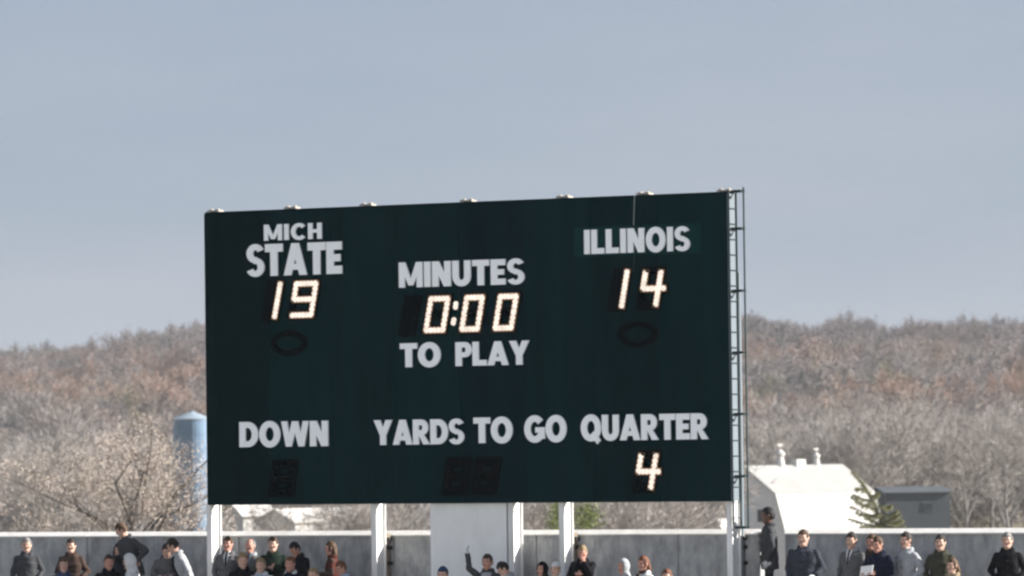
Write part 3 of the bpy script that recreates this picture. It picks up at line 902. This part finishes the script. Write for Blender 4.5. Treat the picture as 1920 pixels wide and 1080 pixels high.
# ------------------------------------------------------------------ barn, houses, silo, shed
def gable_house(name, label, cat, loc, rz, L, half, eave, ridge, wallm, roofm, windows=(), brk=None, over=.25, chimney=None):
    """ridge along local X, gable end at x=0, long wall facing local -Y"""
    t = thing(name, label, cat, loc, rz)
    prof = [(-half, 0), (-half, eave)] + ([(-brk[0], brk[1])] if brk else []) + [(0, ridge)] + ([(brk[0], brk[1])] if brk else []) + [(half, eave), (half, 0)]
    mb = MB()
    n_ = len(prof)
    vs = [(0, y_, z_) for y_, z_ in prof] + [(L, y_, z_) for y_, z_ in prof]
    mb.add(vs, [tuple(range(n_)), tuple(range(2 * n_ - 1, n_ - 1, -1)), (0, n_, n_ + 1, 1), (n_ - 2, 2 * n_ - 2, 2 * n_ - 1, n_ - 1)])
    mb.build('wall', wallm, t)
    rp = prof[1:-1]
    # lower edges run out past the eaves
    def outp(a, b, e):
        v = Vector((a[0] - b[0], a[1] - b[1])).normalized() * e
        return (a[0] + v.x, a[1] + v.y)
    rp[0] = outp(rp[0], rp[1], over); rp[-1] = outp(rp[-1], rp[-2], over)
    th = .12
    for a, b in zip(rp, rp[1:]):
        nrm = Vector((-(b[1] - a[1]), b[0] - a[0])).normalized() * th
        if nrm.y < 0: nrm = -nrm
        x0, x1 = -over, L + over
        q = [(a[0], a[1]), (b[0], b[1]), (b[0] + nrm.x, b[1] + nrm.y), (a[0] + nrm.x, a[1] + nrm.y)]
        vs = [(x0, *p) for p in q] + [(x1, *p) for p in q]
        vs = [(v[0], v[1], v[2] + .01) for v in vs]
        MB().add(vs, [(0, 1, 2, 3), (7, 6, 5, 4), (0, 4, 5, 1), (1, 5, 6, 2), (2, 6, 7, 3), (3, 7, 4, 0)]).build('roof', roofm, t)
    for (face, p, z0, w_, h_) in windows:
        mb = MB()
        if face == 'front':
            w = mb.box(p, p + w_, -half - .06, -half + .02, z0, z0 + h_).build('window', wallm, t)
            MB().box(p + .12, p + w_ - .12, -half - .075, -half - .05, z0 + .12, z0 + h_ - .12).build('pane', M_GLASS, w)
        else:
            w = mb.box(-.06, .02, p, p + w_, z0, z0 + h_).build('window', wallm, t)
            MB().box(-.075, -.05, p + .12, p + w_ - .12, z0 + .12, z0 + h_ - .12).build('pane', M_GLASS, w)
    return t
# barn: gable in shade to the left, long white roof to the right
BD = 500
BAX = VIEW_RZ + R(45)
barn_o = land(BD, (1392 - 960) * PX * BD)
barn = gable_house('barn', 'white gambrel roofed barn with ventilators beyond the parapet', 'barn', barn_o, BAX, 14.2, 5.5, 4.6, 11.45, M_WWALL, M_WROOF,
                   windows=[('gable', -2.6, 5.9, 1.1, 1.5), ('gable', 2.0, 5.9, 1.1, 1.5), ('gable', -.6, 2.0, 1.4, 1.6), ('front', 3, 1.5, 1.2, 1.2), ('front', 8, 1.5, 1.2, 1.2)], brk=(4.15, 8.75), over=.3)
def ventilator(x, h, s):
    v = MB().loft([((x, 0, 11.3), .42 * s, .42 * s), ((x, 0, 11.75), .36 * s, .36 * s), ((x, 0, 11.5 + h * .55), .26 * s, .26 * s), ((x, 0, 11.5 + h * .6), .34 * s, .34 * s)], 12).build('ventilator', M_HWALL, barn, smooth=False)
    MB().loft([((x, 0, 11.5 + h * .58), .40 * s, .40 * s), ((x, 0, 11.5 + h * .72), .42 * s, .42 * s), ((x, 0, 11.5 + h * .92), .10 * s, .10 * s)], 12).build('hood', M_HWALL, v)
    MB().tube((x, 0, 11.5 + h * .9), (x, 0, 11.5 + h * 1.35), .05, .03, 6).build('spire', M_HWALL, v)
    MB().box(x - .35, x + .35, -.02, .02, 11.5 + h * 1.13, 11.5 + h * 1.22).build('vane', M_HWALL, v)
ventilator(5.2, 1.75, 1.2); ventilator(10.6, 1.35, .95)
MB().box(7.2, 8.5, -.45, .45, 11.2, 12.1).build('ridge_vent', M_HWALL, barn)
HD = 400
gable_house('white_house', 'white house with sunlit wall seen under the board beyond the parapet', 'house', land(HD, (512 - 960) * PX * HD), VIEW_RZ + R(38), 9.0, 2.6, 8.1, 9.05, M_HWALL, M_HROOF,
            windows=[('front', 2.0, 7.15, .75, .95), ('front', 5.2, 7.15, .75, .95), ('gable', -.4, 6.9, .8, 1.0)])
gable_house('pale_house', 'pale house behind bare trees beside the left column', 'house', land(455, (428 - 960) * PX * 455), VIEW_RZ + R(30), 3.2, 2.4, 7.9, 9.2, M_HWALL, M_HROOF, windows=[('front', 1.0, 6.6, .8, .9)])
gable_house('small_white_house', 'small white house beside the boxed pier beyond the parapet', 'house', land(420, (790 - 960) * PX * 420), VIEW_RZ + R(40), 3.4, 2.0, 8.3, 9.6, M_HWALL, M_HWALL, windows=[('front', 1.2, 6.9, .7, .9)])
gable_house('farm_outbuilding', 'small white outbuilding with steep roof left of the barn', 'outbuilding', land(440, (1336 - 960) * PX * 440), VIEW_RZ + R(70), 3.5, 1.2, 5.4, 7.2, M_HWALL, M_HWALL)
gable_house('grey_shed', 'long dark grey shed right of the white barn', 'shed', land(545, (1640 - 960) * PX * 545), VIEW_RZ + R(8), 7, 4, 8.2, 8.75, M_SHED, M_SHED, windows=[('front', 4, 6.2, 1.2, 1)])
SDI = 600
silo = thing('silo', 'blue grey cylindrical farm silo with conical roof left of the scoreboard', 'silo', land(SDI, (357 - 960) * PX * SDI))
rr = 37 * PX * SDI
z1 = 17.45
for k in range(9):
    za, zb = z1 * k / 9, z1 * (k + 1) / 9
    MB().loft([((0, 0, za + .02), rr, rr), ((0, 0, zb - .02), rr, rr)], 32).build('steel_ring', M_SILO, silo, smooth=False)
MB().loft([((0, 0, z1 - .05), rr * 1.03, rr * 1.03), ((0, 0, z1 + .06), rr * 1.03, rr * 1.03), ((0, 0, z1 + .9), .25, .25), ((0, 0, z1 + 1.0), .25, .25)], 32).build('roof', M_SILOR, silo)
MB().loft([((0, 0, .01), rr * .985, rr * .985), ((0, 0, z1 - .01), rr * .985, rr * .985)], 32).build('silo_core', M_SILO, silo)
mb = MB()
mb.box(rr + .02, rr + .10, -.2, -.16, 1, z1); mb.box(rr + .02, rr + .10, .16, .2, 1, z1)
o = mb.build('chute_rail', M_SILO, silo)

# ------------------------------------------------------------------ air
hz = MB()
cs = [land(-130, -420, 0), land(-130, 420, 0), land(2300, 420, 0), land(2300, -420, 0)]
hz.add([(c.x, c.y, -1.5) for c in cs] + [(c.x, c.y, 66.0) for c in cs], [(3, 2, 1, 0), (4, 5, 6, 7), (0, 1, 5, 4), (1, 2, 6, 5), (2, 3, 7, 6), (3, 0, 4, 7)])
mh = bpy.data.materials.new('haze_air'); mh.use_nodes = True
nt = mh.node_tree
nt.nodes.remove(nt.nodes['Principled BSDF'])
pv = nt.nodes.new('ShaderNodeVolumePrincipled')
pv.inputs['Color'].default_value = (0.86, 0.90, 0.95, 1)
pv.inputs['Density'].default_value = 0.00008
nt.links.new(pv.outputs[0], nt.nodes['Material Output'].inputs['Volume'])
ho = struct(hz.build('haze', mh), 'stuff')

# ------------------------------------------------------------------ people
SKIN = {'pale': (0.50, 0.31, 0.24), 'ruddy': (0.46, 0.24, 0.18), 'brown': (0.13, 0.07, 0.05)}
HAIR = {'dark': (0.025, 0.018, 0.014), 'black': (0.010, 0.010, 0.012), 'brown': (0.07, 0.04, 0.022), 'blond': (0.24, 0.17, 0.09), 'auburn': (0.13, 0.05, 0.025), 'grey': (0.20, 0.19, 0.18)}
def cloth(name, c, v=.22): return mat('cloth_' + name, tuple(q * (.72 if max(c) < .3 else .9) for q in c), 0.92, var=v, scale=6, bump=0.35, bscale=22, spec=0.1)
CL = {'charcoal': (0.075, 0.078, 0.085), 'grey': (0.15, 0.15, 0.155), 'green': (0.02, 0.034, 0.024), 'black': (0.012, 0.012, 0.015), 'navy': (0.020, 0.022, 0.045), 'white': (0.66, 0.66, 0.66), 'pale_grey': (0.36, 0.37, 0.39),
      'pale_blue': (0.34, 0.40, 0.48), 'red': (0.10, 0.03, 0.022), 'brown': (0.085, 0.055, 0.045), 'slate': (0.06, 0.065, 0.085), 'olive': (0.07, 0.07, 0.05), 'tan': (0.32, 0.25, 0.17), 'blue': (0.05, 0.08, 0.16), 'dark_green': (0.02, 0.06, 0.05)}
M_TROUSER = cloth('trouser', (0.035, 0.035, 0.04))
M_LIP = mat('lip', (0.30, 0.12, 0.10), .6)
M_EYE = mat('eye', (0.02, 0.015, 0.012), .3)
M_SHOE = mat('shoe', (0.015, 0.012, 0.01), .4)
def ARM(kind, s):
    """elbow, wrist, and finger direction for side s (+1 is the person's left)"""
    return {'down': ((.265 * s, .03, 1.11), (.275 * s, -.06, .86), (0, -.25, -1)),
            'pocket': ((.30 * s, .06, 1.12), (.205 * s, -.13, .97), (-.4 * s, -.2, -1)),
            'chest': ((.28 * s, -.08, 1.13), (.07 * s, -.27, 1.19), (-1 * s, -.15, .25)),
            'raised': ((.33 * s, -.10, 1.52), (.34 * s, -.13, 1.78), (.05 * s, -.1, 1)),
            'face': ((.23 * s, -.22, 1.20), (.085 * s, -.185, 1.43), (-.25 * s, .05, 1)),
            'hold': ((.27 * s, -.04, 1.13), (.12 * s, -.33, 1.12), (-.5 * s, -1, .1)),
            'back': ((.32 * s, .16, 1.16), (.30 * s, .10, .93), (0, -.1, -1)),
            'hip': ((.40 * s, .10, 1.16), (.24 * s, -.05, 1.02), (-.6 * s, -.4, -.6))}[kind]
def head_point(d, grow=0.0):
    """surface point of a head in direction d (unit), head centred on 0, facing -Y"""
    x, y_, z_ = d
    rx, ry, rz = .077, .098, .118
    if z_ < 0: rx *= 1 - .22 * (-z_) ** 1.3; ry *= 1 - .10 * -z_
    if y_ < 0: ry *= .94
    p = Vector((x * (rx + grow), y_ * (ry + grow), z_ * (rz + grow)))
    return p
def head_rings(n=20, m_=14, grow=0.0):
    vs, fs = [], []
    for j in range(m_ + 1):
        t = -math.pi / 2 + math.pi * j / m_
        for k in range(n):
            a = 2 * math.pi * k / n
            vs.append(head_point((math.cos(t) * math.cos(a), math.cos(t) * math.sin(a), math.sin(t)), grow))
    for j in range(m_):
        for k in range(n):
            fs.append((j * n + k, j * n + (k + 1) % n, (j + 1) * n + (k + 1) % n, (j + 1) * n + k))
    return vs, fs
def person(label, x, y_, z_, h, face=0, lean=0, side=0, head=(0, 0, 0), arms=('pocket', 'pocket'), coat='grey', skin='pale', hair='dark', style='short',
           cover=None, gloves=None, sleeves=None, trousers=None, front=None, bulk=1.0, collar=None, scarf=None, group=None, long_coat=True, shirt=None, tie=None):
    """one figure: h is the height it reaches upright; face turns it (0 = towards the field), lean bends it forward"""
    h += .12
    k = h / 1.775
    root = thing('person', label, 'person', (x, y_, z_), R(face), group)
    base = Vector((0, 0, .93))
    BEND = Matrix.Translation(base) @ Euler((R(lean), R(side), 0)).to_matrix().to_4x4() @ Matrix.Translation(-base)
    neck = Vector((0, .0, 1.50))
    HEAD = BEND @ Matrix.Translation(neck) @ Euler((R(head[0]), R(head[1]), R(head[2])), 'XYZ').to_matrix().to_4x4() @ Matrix.Translation((0, -.018, .126)) @ Matrix.Scale(1.15, 4)
    src = MB(); lab = []
    def mark(i):
        lab.extend([i] * (len(src.v) - len(lab)))
    def xf(start, Mx):
        for i in range(start, len(src.v)): src.v[i] = tuple(Mx @ Vector(src.v[i]))
    b = bulk * 1.05
    # coat and torso
    src.loft([((0, 0, .70 if long_coat else .86), .185 * b, .145 * b), ((0, 0, .90), .190 * b, .150 * b), ((0, 0, 1.08), .178 * b, .138 * b), ((0, -.01, 1.26), .198 * b, .148 * b),
              ((0, 0, 1.36), .198 * b, .130 * b), ((0, 0, 1.415), .165 * b, .112 * b), ((0, .005, 1.455), .115, .095), ((0, .005, 1.49), .082, .080)], 20)
    xf(0, BEND); mark(1)
    hands = []
    for s, kind in ((1, arms[0]), (-1, arms[1])):
        e, w, fd = (Vector(v) for v in ARM(kind, s))
        st = len(src.v)
        sh = Vector((.176 * s * b, .0, 1.362))
        src.capsule(sh, e, .070 * b, .060 * b); src.capsule(e, w, .058 * b, .045 * b)
        xf(st, BEND); mark(2 if sleeves else 1)
        if kind != 'pocket':
            st = len(src.v)
            fd.normalize()
            src.capsule(w + fd * .02, w + fd * .075, .028, .034, 8)
            xf(st, BEND); mark(4)
            hands.append((BEND @ w, (BEND.to_3x3() @ fd).normalized(), s))
    # neck and head
    st = len(src.v)
    src.capsule((0, .005, 1.44), (0, -.005, 1.57), .058, .055, 12); xf(st, BEND)
    st = len(src.v)
    hv, hf = head_rings(); src.add(hv, hf)
    src.capsule((0, -.086, .012), (0, -.098, -.020), .009, .0135, 8)           # nose
    src.capsule((-.03, -.082, .032), (.03, -.082, .032), .012, .012, 8)       # brow
    src.capsule((-.012, -.064, -.088), (.012, -.064, -.088), .026, .026, 8)          # chin
    for s in (1, -1): src.capsule((.050 * s, -.005, -.065), (.020 * s, -.055, -.090), .024, .024, 8)   # jaw
    for s in (1, -1):
        src.capsule((.076 * s, .012, .012), (.078 * s, .006, -.022), .017, .012, 8)   # ear
        src.capsule((.045 * s, -.060, -.022), (.038 * s, -.062, -.03), .024, .02, 8)  # cheek
    xf(st, HEAD); mark(0)
    # legs and shoes
    for s in (1, -1):
        src.capsule((.09 * s, 0, .90), (.10 * s, -.01, .50), .095, .066); src.capsule((.10 * s, -.01, .50), (.10 * s, .02, .10), .064, .048)
        mark(3)
        src.capsule((.10 * s, .03, .045), (.11 * s, -.15, .040), .045, .040); mark(5)
    me = src.mesh('person_source')
    ob = bpy.data.objects.new('tmp_source', me); col.objects.link(ob)
    md = ob.modifiers.new('r', 'REMESH'); md.mode = 'VOXEL'; md.voxel_size = .0145
    sm = ob.modifiers.new('s', 'SMOOTH'); sm.factor = .5; sm.iterations = 2
    dg = bpy.context.evaluated_depsgraph_get()
    body = bpy.data.meshes.new_from_object(ob.evaluated_get(dg))
    bpy.data.objects.remove(ob)
    kd = kdtree.KDTree(len(src.v))
    for i, v in enumerate(src.v): kd.insert(v, i)
    kd.balance()
    HI = HEAD.inverted(); BI = BEND.inverted()
    nv = len(body.vertices); co = np.empty(nv * 3, np.float32); body.vertices.foreach_get('co', co); co = co.reshape(-1, 3)
    idx = []
    for p in body.polygons:
        c = Vector(p.center)
        i = lab[kd.find(c)[1]]
        if i in (1, 2, 4):
            for w_, f_, s_ in hands:
                if (c - w_).length < .15:
                    i = 4 if (c - w_).dot(f_) > .014 and (c - w_).length < .13 else (2 if sleeves else 1)
        if i == 3 and c.z > (.72 if long_coat else .88): i = 1
        if i == 1 and front:
            q = BI @ c
            if abs(q.x) < .10 and q.y < -.06 and .95 < q.z < 1.44: i = 8
        elif i == 1 and shirt:
            q = BI @ c
            if q.y < -.05 and q.z > 1.19 and abs(q.x) < (q.z - 1.19) * .27: i = 8 if abs(q.x) > .016 or not tie else 9
        if i == 0:
            q = HI @ c
            if abs(abs(q.x) - .032) < .010 and abs(q.z - .012) < .0065 and q.y < -.055: i = 6
            elif abs(q.x) < .024 and abs(q.z + .057) < .007 and q.y < -.06: i = 7
        idx.append(i)
    skin_m = mat('skin_' + skin, SKIN[skin], .55, var=.08, scale=12)
    coat_m = cloth(coat, CL[coat])
    ms = [skin_m, coat_m, cloth(sleeves, CL[sleeves]) if sleeves else coat_m, cloth(trousers, CL[trousers]) if trousers else M_TROUSER,
          cloth(gloves, CL[gloves]) if gloves else skin_m, M_SHOE, M_EYE, M_LIP, cloth(front or shirt, CL[front or shirt]) if (front or shirt) else coat_m, cloth(tie, CL[tie]) if tie else coat_m, mat('hair_' + hair, HAIR[hair], .7, var=.3, scale=30, stretch=(1, 1, .3))]
    # fingers, rooted in the palm
    fb = MB()
    for w, fd, s in hands:
        sd = fd.orthogonal().normalized()
        across = (BEND.to_3x3() @ Vector((0, 1, 0)))
        across = (across - fd * across.dot(fd)).normalized()
        inward = fd.cross(across).normalized()
        if inward.dot(Vector((-s, 0, 0))) < 0: inward = -inward
        for j, L in enumerate((.070, .080, .075, .056)):
            p0 = w + fd * .075 + across * (-.030 + .020 * j)
            p1 = p0 + (fd + inward * .25).normalized() * L * .55
            p2 = p1 + (fd + inward * .9).normalized() * L * .5
            fb.capsule(p0, p1, .0095, .009, 6); fb.capsule(p1, p2, .009, .0075, 6)
        t0 = w + fd * .03 - across * .025
        t1 = t0 + (fd * .6 - across * .8 + inward * .3).normalized() * .040
        t2 = t1 + (fd + inward * .4).normalized() * .032
        fb.capsule(t0, t1, .013, .011, 6); fb.capsule(t1, t2, .011, .009, 6)
    V = np.vstack([co, np.array(fb.v, np.float32)]) if fb.v else co
    faces = [tuple(p.vertices) for p in body.polygons] + [tuple(i + nv for i in f) for f in fb.f]
    idx += [4] * len(fb.f)
    # cloth folds: soft creases pushed into coat and trousers
    fold = np.zeros(nv, bool)
    for f, i in zip(faces, idx):
        if i in (1, 2, 3, 8): fold[list(f)] = True
    off_ = Vector((x * 7.3, y_ * 3.1, h * 5))
    for i in np.nonzero(fold)[0]:
        q = Vector(V[i])
        nrm_ = Vector((q.x, q.y, 0)).normalized()
        a_ = noise.noise(Vector((q.x * 9, q.y * 9, q.z * 4)) + off_) * .016 + noise.noise(Vector((q.x * 5, q.y * 5, q.z * 15)) - off_) * .009
        V[i] += np.array(nrm_ * a_, np.float32)
    out = bpy.data.meshes.new('body')
    out.from_pydata((V * k).tolist(), [], faces)
    for m_ in ms: out.materials.append(m_)
    out.polygons.foreach_set('material_index', idx)
    out.polygons.foreach_set('use_smooth', [True] * len(faces))
    bpy.data.meshes.remove(body); bpy.data.meshes.remove(me)
    link('body', out, root)
    KS = Matrix.Scale(k, 4)
    # hair: a shell over crown and back with an uneven edge
    rg = random.Random(label)
    hm = mat('hair_' + hair, HAIR[hair], .7, var=.3, scale=30, stretch=(1, 1, .3))
    n_, m2 = 28, 22
    hv, hf = head_rings(n_, m2, .0)
    hb = MB()
    nv2 = []
    for v in hv:
        j = 1 + .075 * noise.noise(v * 38 + Vector((x, h, 0))) + .04 * noise.noise(v * 130)
        nv2.append(v * 1.10 * j + Vector((0, .004, .006)))
    keep = []
    for f in hf:
        c = sum((hv[i] for i in f), Vector()) / 4
        fr = .055 + .012 * noise.noise(c * 60)
        low = {'short': -.045, 'long': -.13, 'balding': -.04}[style]
        ok = (c.z > fr if c.y < -.035 else (c.z > .0 if c.y < .0 and style != 'long' else c.z > low))
        if style == 'balding' and (c.z > .075 or c.y < -.02): ok = False
        if abs(c.x) > .06 and -.03 < c.y < .02 and c.z < .02 and style != 'long': ok = False
        if cover and c.z > .03: ok = False
        if ok: keep.append(f)
    if not (cover and cover[0] == 'hood'):
        hb.add([KS @ HEAD @ v for v in nv2], keep)
        if style == 'long':
            st = len(hb.v)
            hb.loft([((0, .055, -.20), .085, .035), ((0, .065, -.08), .095, .055), ((0, .05, .02), .088, .06)], 14)
            for i in range(st, len(hb.v)): hb.v[i] = tuple(KS @ HEAD @ Vector(hb.v[i]))
        o = hb.build('hair', hm, root, smooth=True)
        so = o.modifiers.new('t', 'SOLIDIFY'); so.thickness = .016; so.offset = -1
    if cover:
        kind, cc = cover
        cm = cloth(cc, CL[cc])
        cb = MB()
        big = []
        for f in hf:
            c = sum((hv[i] for i in f), Vector()) / 4
            if kind == 'cap': ok = c.z > .035 + .02 * (c.y < 0)
            else: ok = not (c.y < -.055 and -.105 < c.z < .062 and abs(c.x) < .062) and not (c.y < -.07)
            if ok: big.append(f)
        g = 1.20
        cb.add([KS @ HEAD @ (v * g + Vector((0, .008, .004))) for v in hv], big)
        o = cb.build('hood' if kind == 'hood' else 'knit_cap', cm, root, smooth=True)
        so = o.modifiers.new('t', 'SOLIDIFY'); so.thickness = .018; so.offset = -1
        if kind == 'hood':
            st = MB(); st.loft([((0, .02, 1.40), .15, .12), ((0, .02, 1.47), .115, .105), ((0, .012, 1.545), .088, .095)], 18)
            MB().add([KS @ BEND @ Vector(v) for v in st.v], st.f).build('hood_neck', cm, root, smooth=True)
    else:
        # turned-up collar, open at the front
        cb = MB(); pts = []
        n_ = 16
        for ring, (rr, zz) in enumerate(((.100, 1.435), (.088, 1.485), (.102, 1.505), (.122, 1.455))):
            for i in range(n_ + 1):
                a = R(-60 + 300 * i / n_)
                pts.append((math.cos(a) * rr, math.sin(a) * rr * .92 + .008, zz - .05 * max(0, -math.sin(a))))
        fs = [(r_ * (n_ + 1) + i, r_ * (n_ + 1) + i + 1, (r_ + 1) * (n_ + 1) + i + 1, (r_ + 1) * (n_ + 1) + i) for r_ in range(3) for i in range(n_)]
        cmn = collar or coat
        o = MB().add([KS @ BEND @ Vector(v) for v in pts], fs).build('collar', cloth(cmn, CL[cmn]), root, smooth=True)
        so = o.modifiers.new('t', 'SOLIDIFY'); so.thickness = .012
    if scarf:
        sc_ = MB(); sc_.loft([((0, 0, 1.43), .10, .095), ((0, 0, 1.46), .112, .108), ((0, 0, 1.50), .10, .10), ((0, 0, 1.52), .08, .085)], 16)
        sc_.box(-.05, .03, -.165, -.145, 1.18, 1.45)
        MB().add([KS @ BEND @ Vector(v) for v in sc_.v], sc_.f).build('scarf', cloth(scarf, CL[scarf]), root, smooth=True)
    # front seam and buttons of the coat
    for zz in (.92, 1.04, 1.16, 1.28):
        yy = -.158 * b if zz < 1.2 else -.165 * b
        sb = MB().capsule((.02, yy, zz), (.02, yy - .006, zz), .012, .010, 6)
        MB().add([KS @ BEND @ Vector(v) for v in sb.v], sb.f).build('button', M_DARK, root)
    return root, KS @ BEND, k

YA, YB, YC = -.35, -1.15, -1.95
A, B, C3 = (YA, ZA), (YB, ZB), (YC, ZC)
P = person
# ---- left of the first column
P('person in dark coat with dark hair at the edge of the left bay, turned aside', -1.66, *B, 1.78, face=40, coat='black', hair='dark', skin='ruddy', arms=('down', 'pocket'))
P('person in dark slate coat with full dark hair beside the man leaning over', -1.95, *A, 1.64, face=45, coat='slate', hair='dark', style='long', arms=('pocket', 'pocket'))
P('man in long grey overcoat standing on the bench and leaning to look down', -1.60, YA, ZA + .31, 1.80, face=-22, lean=14, side=-4, head=(14, 0, -30), arms=('hip', 'hold'), coat='charcoal', hair='brown', bulk=1.10)
P('person in white hooded jacket below the leaning man', -1.02, *B, 1.80, face=-70, lean=8, coat='white', cover=('hood', 'white'), arms=('pocket', 'pocket'), hair='dark')
P('man in grey coat with thick dark hair looking down at his hands', -.788, *A, 1.66, face=30, lean=6, head=(18, 0, 12), coat='grey', hair='dark', arms=('hold', 'hold'))
P('man in pale jacket with dark sweater front bending beside the column', -.30, *A, 1.80, face=-48, lean=20, head=(2, 0, -20), coat='pale_grey', front='black', hair='dark', arms=('down', 'hold'), long_coat=False)
# ---- first bay
P('man in plain grey overcoat nearest the left column, facing the field', .692, *A, 1.77, face=12, shirt='white', tie='black', coat='grey', hair='brown', skin='ruddy', arms=('pocket', 'pocket'))
P('man in lighter grey overcoat with thinning hair between two companions', 1.222, *A, 1.73, face=4, shirt='pale_blue', tie='red', coat='grey', collar='pale_grey', hair='grey', style='balding', skin='ruddy', arms=('pocket', 'down'))
P('fair haired person in black coat in front of the grey overcoats', 1.526, *B, 1.82, face=30, head=(6, 0, 10), coat='black', hair='blond', skin='pale', arms=('chest', 'pocket'))
P('small fair person with white collar in front of the green coat', 1.961, *B, 1.71, face=8, coat='pale_blue', collar='white', hair='blond', arms=('pocket', 'pocket'))
P('man in dark green coat facing the field in the first bay', 1.75, *A, 1.76, face=20, tie='black', coat='green', hair='brown', arms=('chest', 'pocket'), bulk=1.08)
P('man in black coat with bowed dark head and hands at his chest', 2.40, *A, 1.70, face=-14, lean=8, head=(22, 0, -5), coat='black', hair='black', skin='ruddy', arms=('chest', 'chest'), bulk=1.08)
P('red faced person in navy coat with white collar before the bowed man', 2.644, *B, 1.74, face=5, coat='navy', collar='white', hair='auburn', skin='ruddy', arms=('pocket', 'pocket'))
P('woman with long brown hair in red jacket turned towards the left column', 3.118, *A, 1.67, face=-58, coat='red', front='pale_grey', sleeves='brown', hair='brown', style='long', skin='ruddy', arms=('hold', 'down'), trousers='dark_green')
P('auburn haired person in pale blue coat below the red jacket', 3.92, *B, 1.67, face=-30, lean=6, head=(12, 0, 0), coat='pale_blue', hair='auburn', skin='ruddy', arms=('hold', 'pocket'))
P('fair head low in front of the red jacket', 3.66, *C3, 1.79, face=0, coat='tan', hair='blond', arms=('pocket', 'pocket'))
# ---- before the boxed pier
P('person in blue knit cap before the boxed pier', 6.574, *C3, 1.80, face=10, coat='navy', cover=('cap', 'blue'), hair='dark', arms=('pocket', 'pocket'))
P('man in dark jacket raising a white gloved hand before the boxed pier', 7.122, *B, 1.78, face=8, head=(0, 0, -8), coat='charcoal', front='pale_grey', hair='dark', skin='ruddy', arms=('pocket', 'raised'), gloves='white')
P('black haired person in pale jacket stooping beside the boxed pier', 7.74, *B, 1.70, face=-50, lean=16, head=(20, 0, 0), coat='pale_grey', hair='black', arms=('down', 'hold'))
P('person in black hood between the pier and the next column', 8.333, *B, 1.62, face=-12, coat='black', cover=('hood', 'black'), arms=('pocket', 'pocket'), skin='ruddy')
P('person in white knit cap beside the black hood', 8.62, *B, 1.62, face=0, coat='pale_grey', cover=('cap', 'white'), hair='blond', arms=('pocket', 'pocket'))
P('fair man in black coat with a hand to his face by the column', 8.785, YA, ZA, 1.58, face=10, head=(10, 0, 8), coat='black', hair='blond', skin='ruddy', arms=('face', 'chest'), bulk=1.1)
# ---- right bay
P('person in pale grey hooded jacket in the bay left of the ladder', 10.097, *B, 1.68, face=-20, coat='pale_grey', cover=('hood', 'pale_grey'), skin='ruddy', arms=('pocket', 'pocket'))
P('auburn haired woman in white coat beside the grey hood', 10.533, *B, 1.74, face=-22, coat='white', hair='auburn', style='long', skin='ruddy', arms=('pocket', 'pocket'), scarf='brown')
P('light brown head low in the bay left of the ladder', 11.429, *C3, 1.76, face=10, coat='olive', hair='auburn', arms=('pocket', 'pocket'))
# ---- right of the ladder
P('tall man in long charcoal coat and white gloves standing in the wall opening', 12.33, .62, ZA + .418, 1.86, face=-62, coat='charcoal', hair='black', skin='brown', arms=('down', 'down'), gloves='white')
P('broad man in navy coat with hands in pockets right of the opening', 13.525, *A, 1.86, face=6, coat='slate', hair='brown', arms=('pocket', 'pocket'), bulk=1.18)
P('person in white coat hidden behind the broad navy coat', 13.98, -1.0, ZB, 1.36, face=150, coat='white', hair='grey', cover=('hood', 'white'), arms=('pocket', 'pocket'))
P('man in grey coat with dark hair beside the brown jacket', 14.536, *A, 1.81, face=-10, shirt='white', tie='navy', head=(4, 0, 10), coat='grey', collar='pale_grey', hair='dark', arms=('down', 'pocket'))
P('man in dark brown jacket between the grey and navy coats', 14.88, YA + .15, ZA, 1.77, face=0, coat='brown', hair='brown', skin='ruddy', arms=('pocket', 'pocket'))
pr, KB, kk = P('man in black navy coat holding a folded white paper', 15.22, YA - .3, ZA, 1.74, face=-8, head=(8, 0, 0), coat='navy', hair='brown', skin='ruddy', arms=('hold', 'hold'), bulk=1.12)
paper = tag(MB().add([(-.13, -.47, 1.12), (.13, -.45, 1.16), (.13, -.40, 1.33), (-.13, -.42, 1.30), (-.13, -.462, 1.118), (.13, -.442, 1.158), (.13, -.392, 1.33), (-.13, -.412, 1.30)],
                      [(0, 1, 2, 3), (7, 6, 5, 4), (0, 4, 5, 1), (1, 5, 6, 2), (2, 6, 7, 3), (3, 7, 4, 0)]).build('folded_paper', mat('paper', (.8, .8, .78), .8, var=.04)), 'folded white paper held by the man in black navy coat', 'paper')
paper.location = pr.location; paper.rotation_euler = pr.rotation_euler
P('man in pale grey jacket right of the man with the paper', 15.66, *A, 1.81, face=-20, coat='pale_grey', hair='dark', arms=('pocket', 'pocket'))
# ---- spectators further along the wall on both sides
P('man in olive coat further along the right parapet', 16.35, *A, 1.76, face=10, coat='olive', hair='dark', arms=('pocket', 'pocket'))
P('woman in tan coat further along the right parapet', 16.95, *B, 1.70, face=-15, coat='tan', hair='brown', style='long', arms=('pocket', 'chest'))
P('man in black overcoat at the far right of the parapet', 17.7, *A, 1.80, face=15, coat='black', hair='grey', arms=('pocket', 'pocket'))
P('man in brown coat further along the left parapet', -3.1, *A, 1.74, face=20, coat='brown', hair='dark', arms=('pocket', 'pocket'))
P('woman in blue coat further along the left parapet', -2.75, *B, 1.72, face=35, coat='blue', hair='brown', style='long', arms=('chest', 'pocket'))
P('man in grey coat at the far left of the parapet', -4.2, *A, 1.76, face=30, coat='charcoal', hair='grey', arms=('pocket', 'down'))
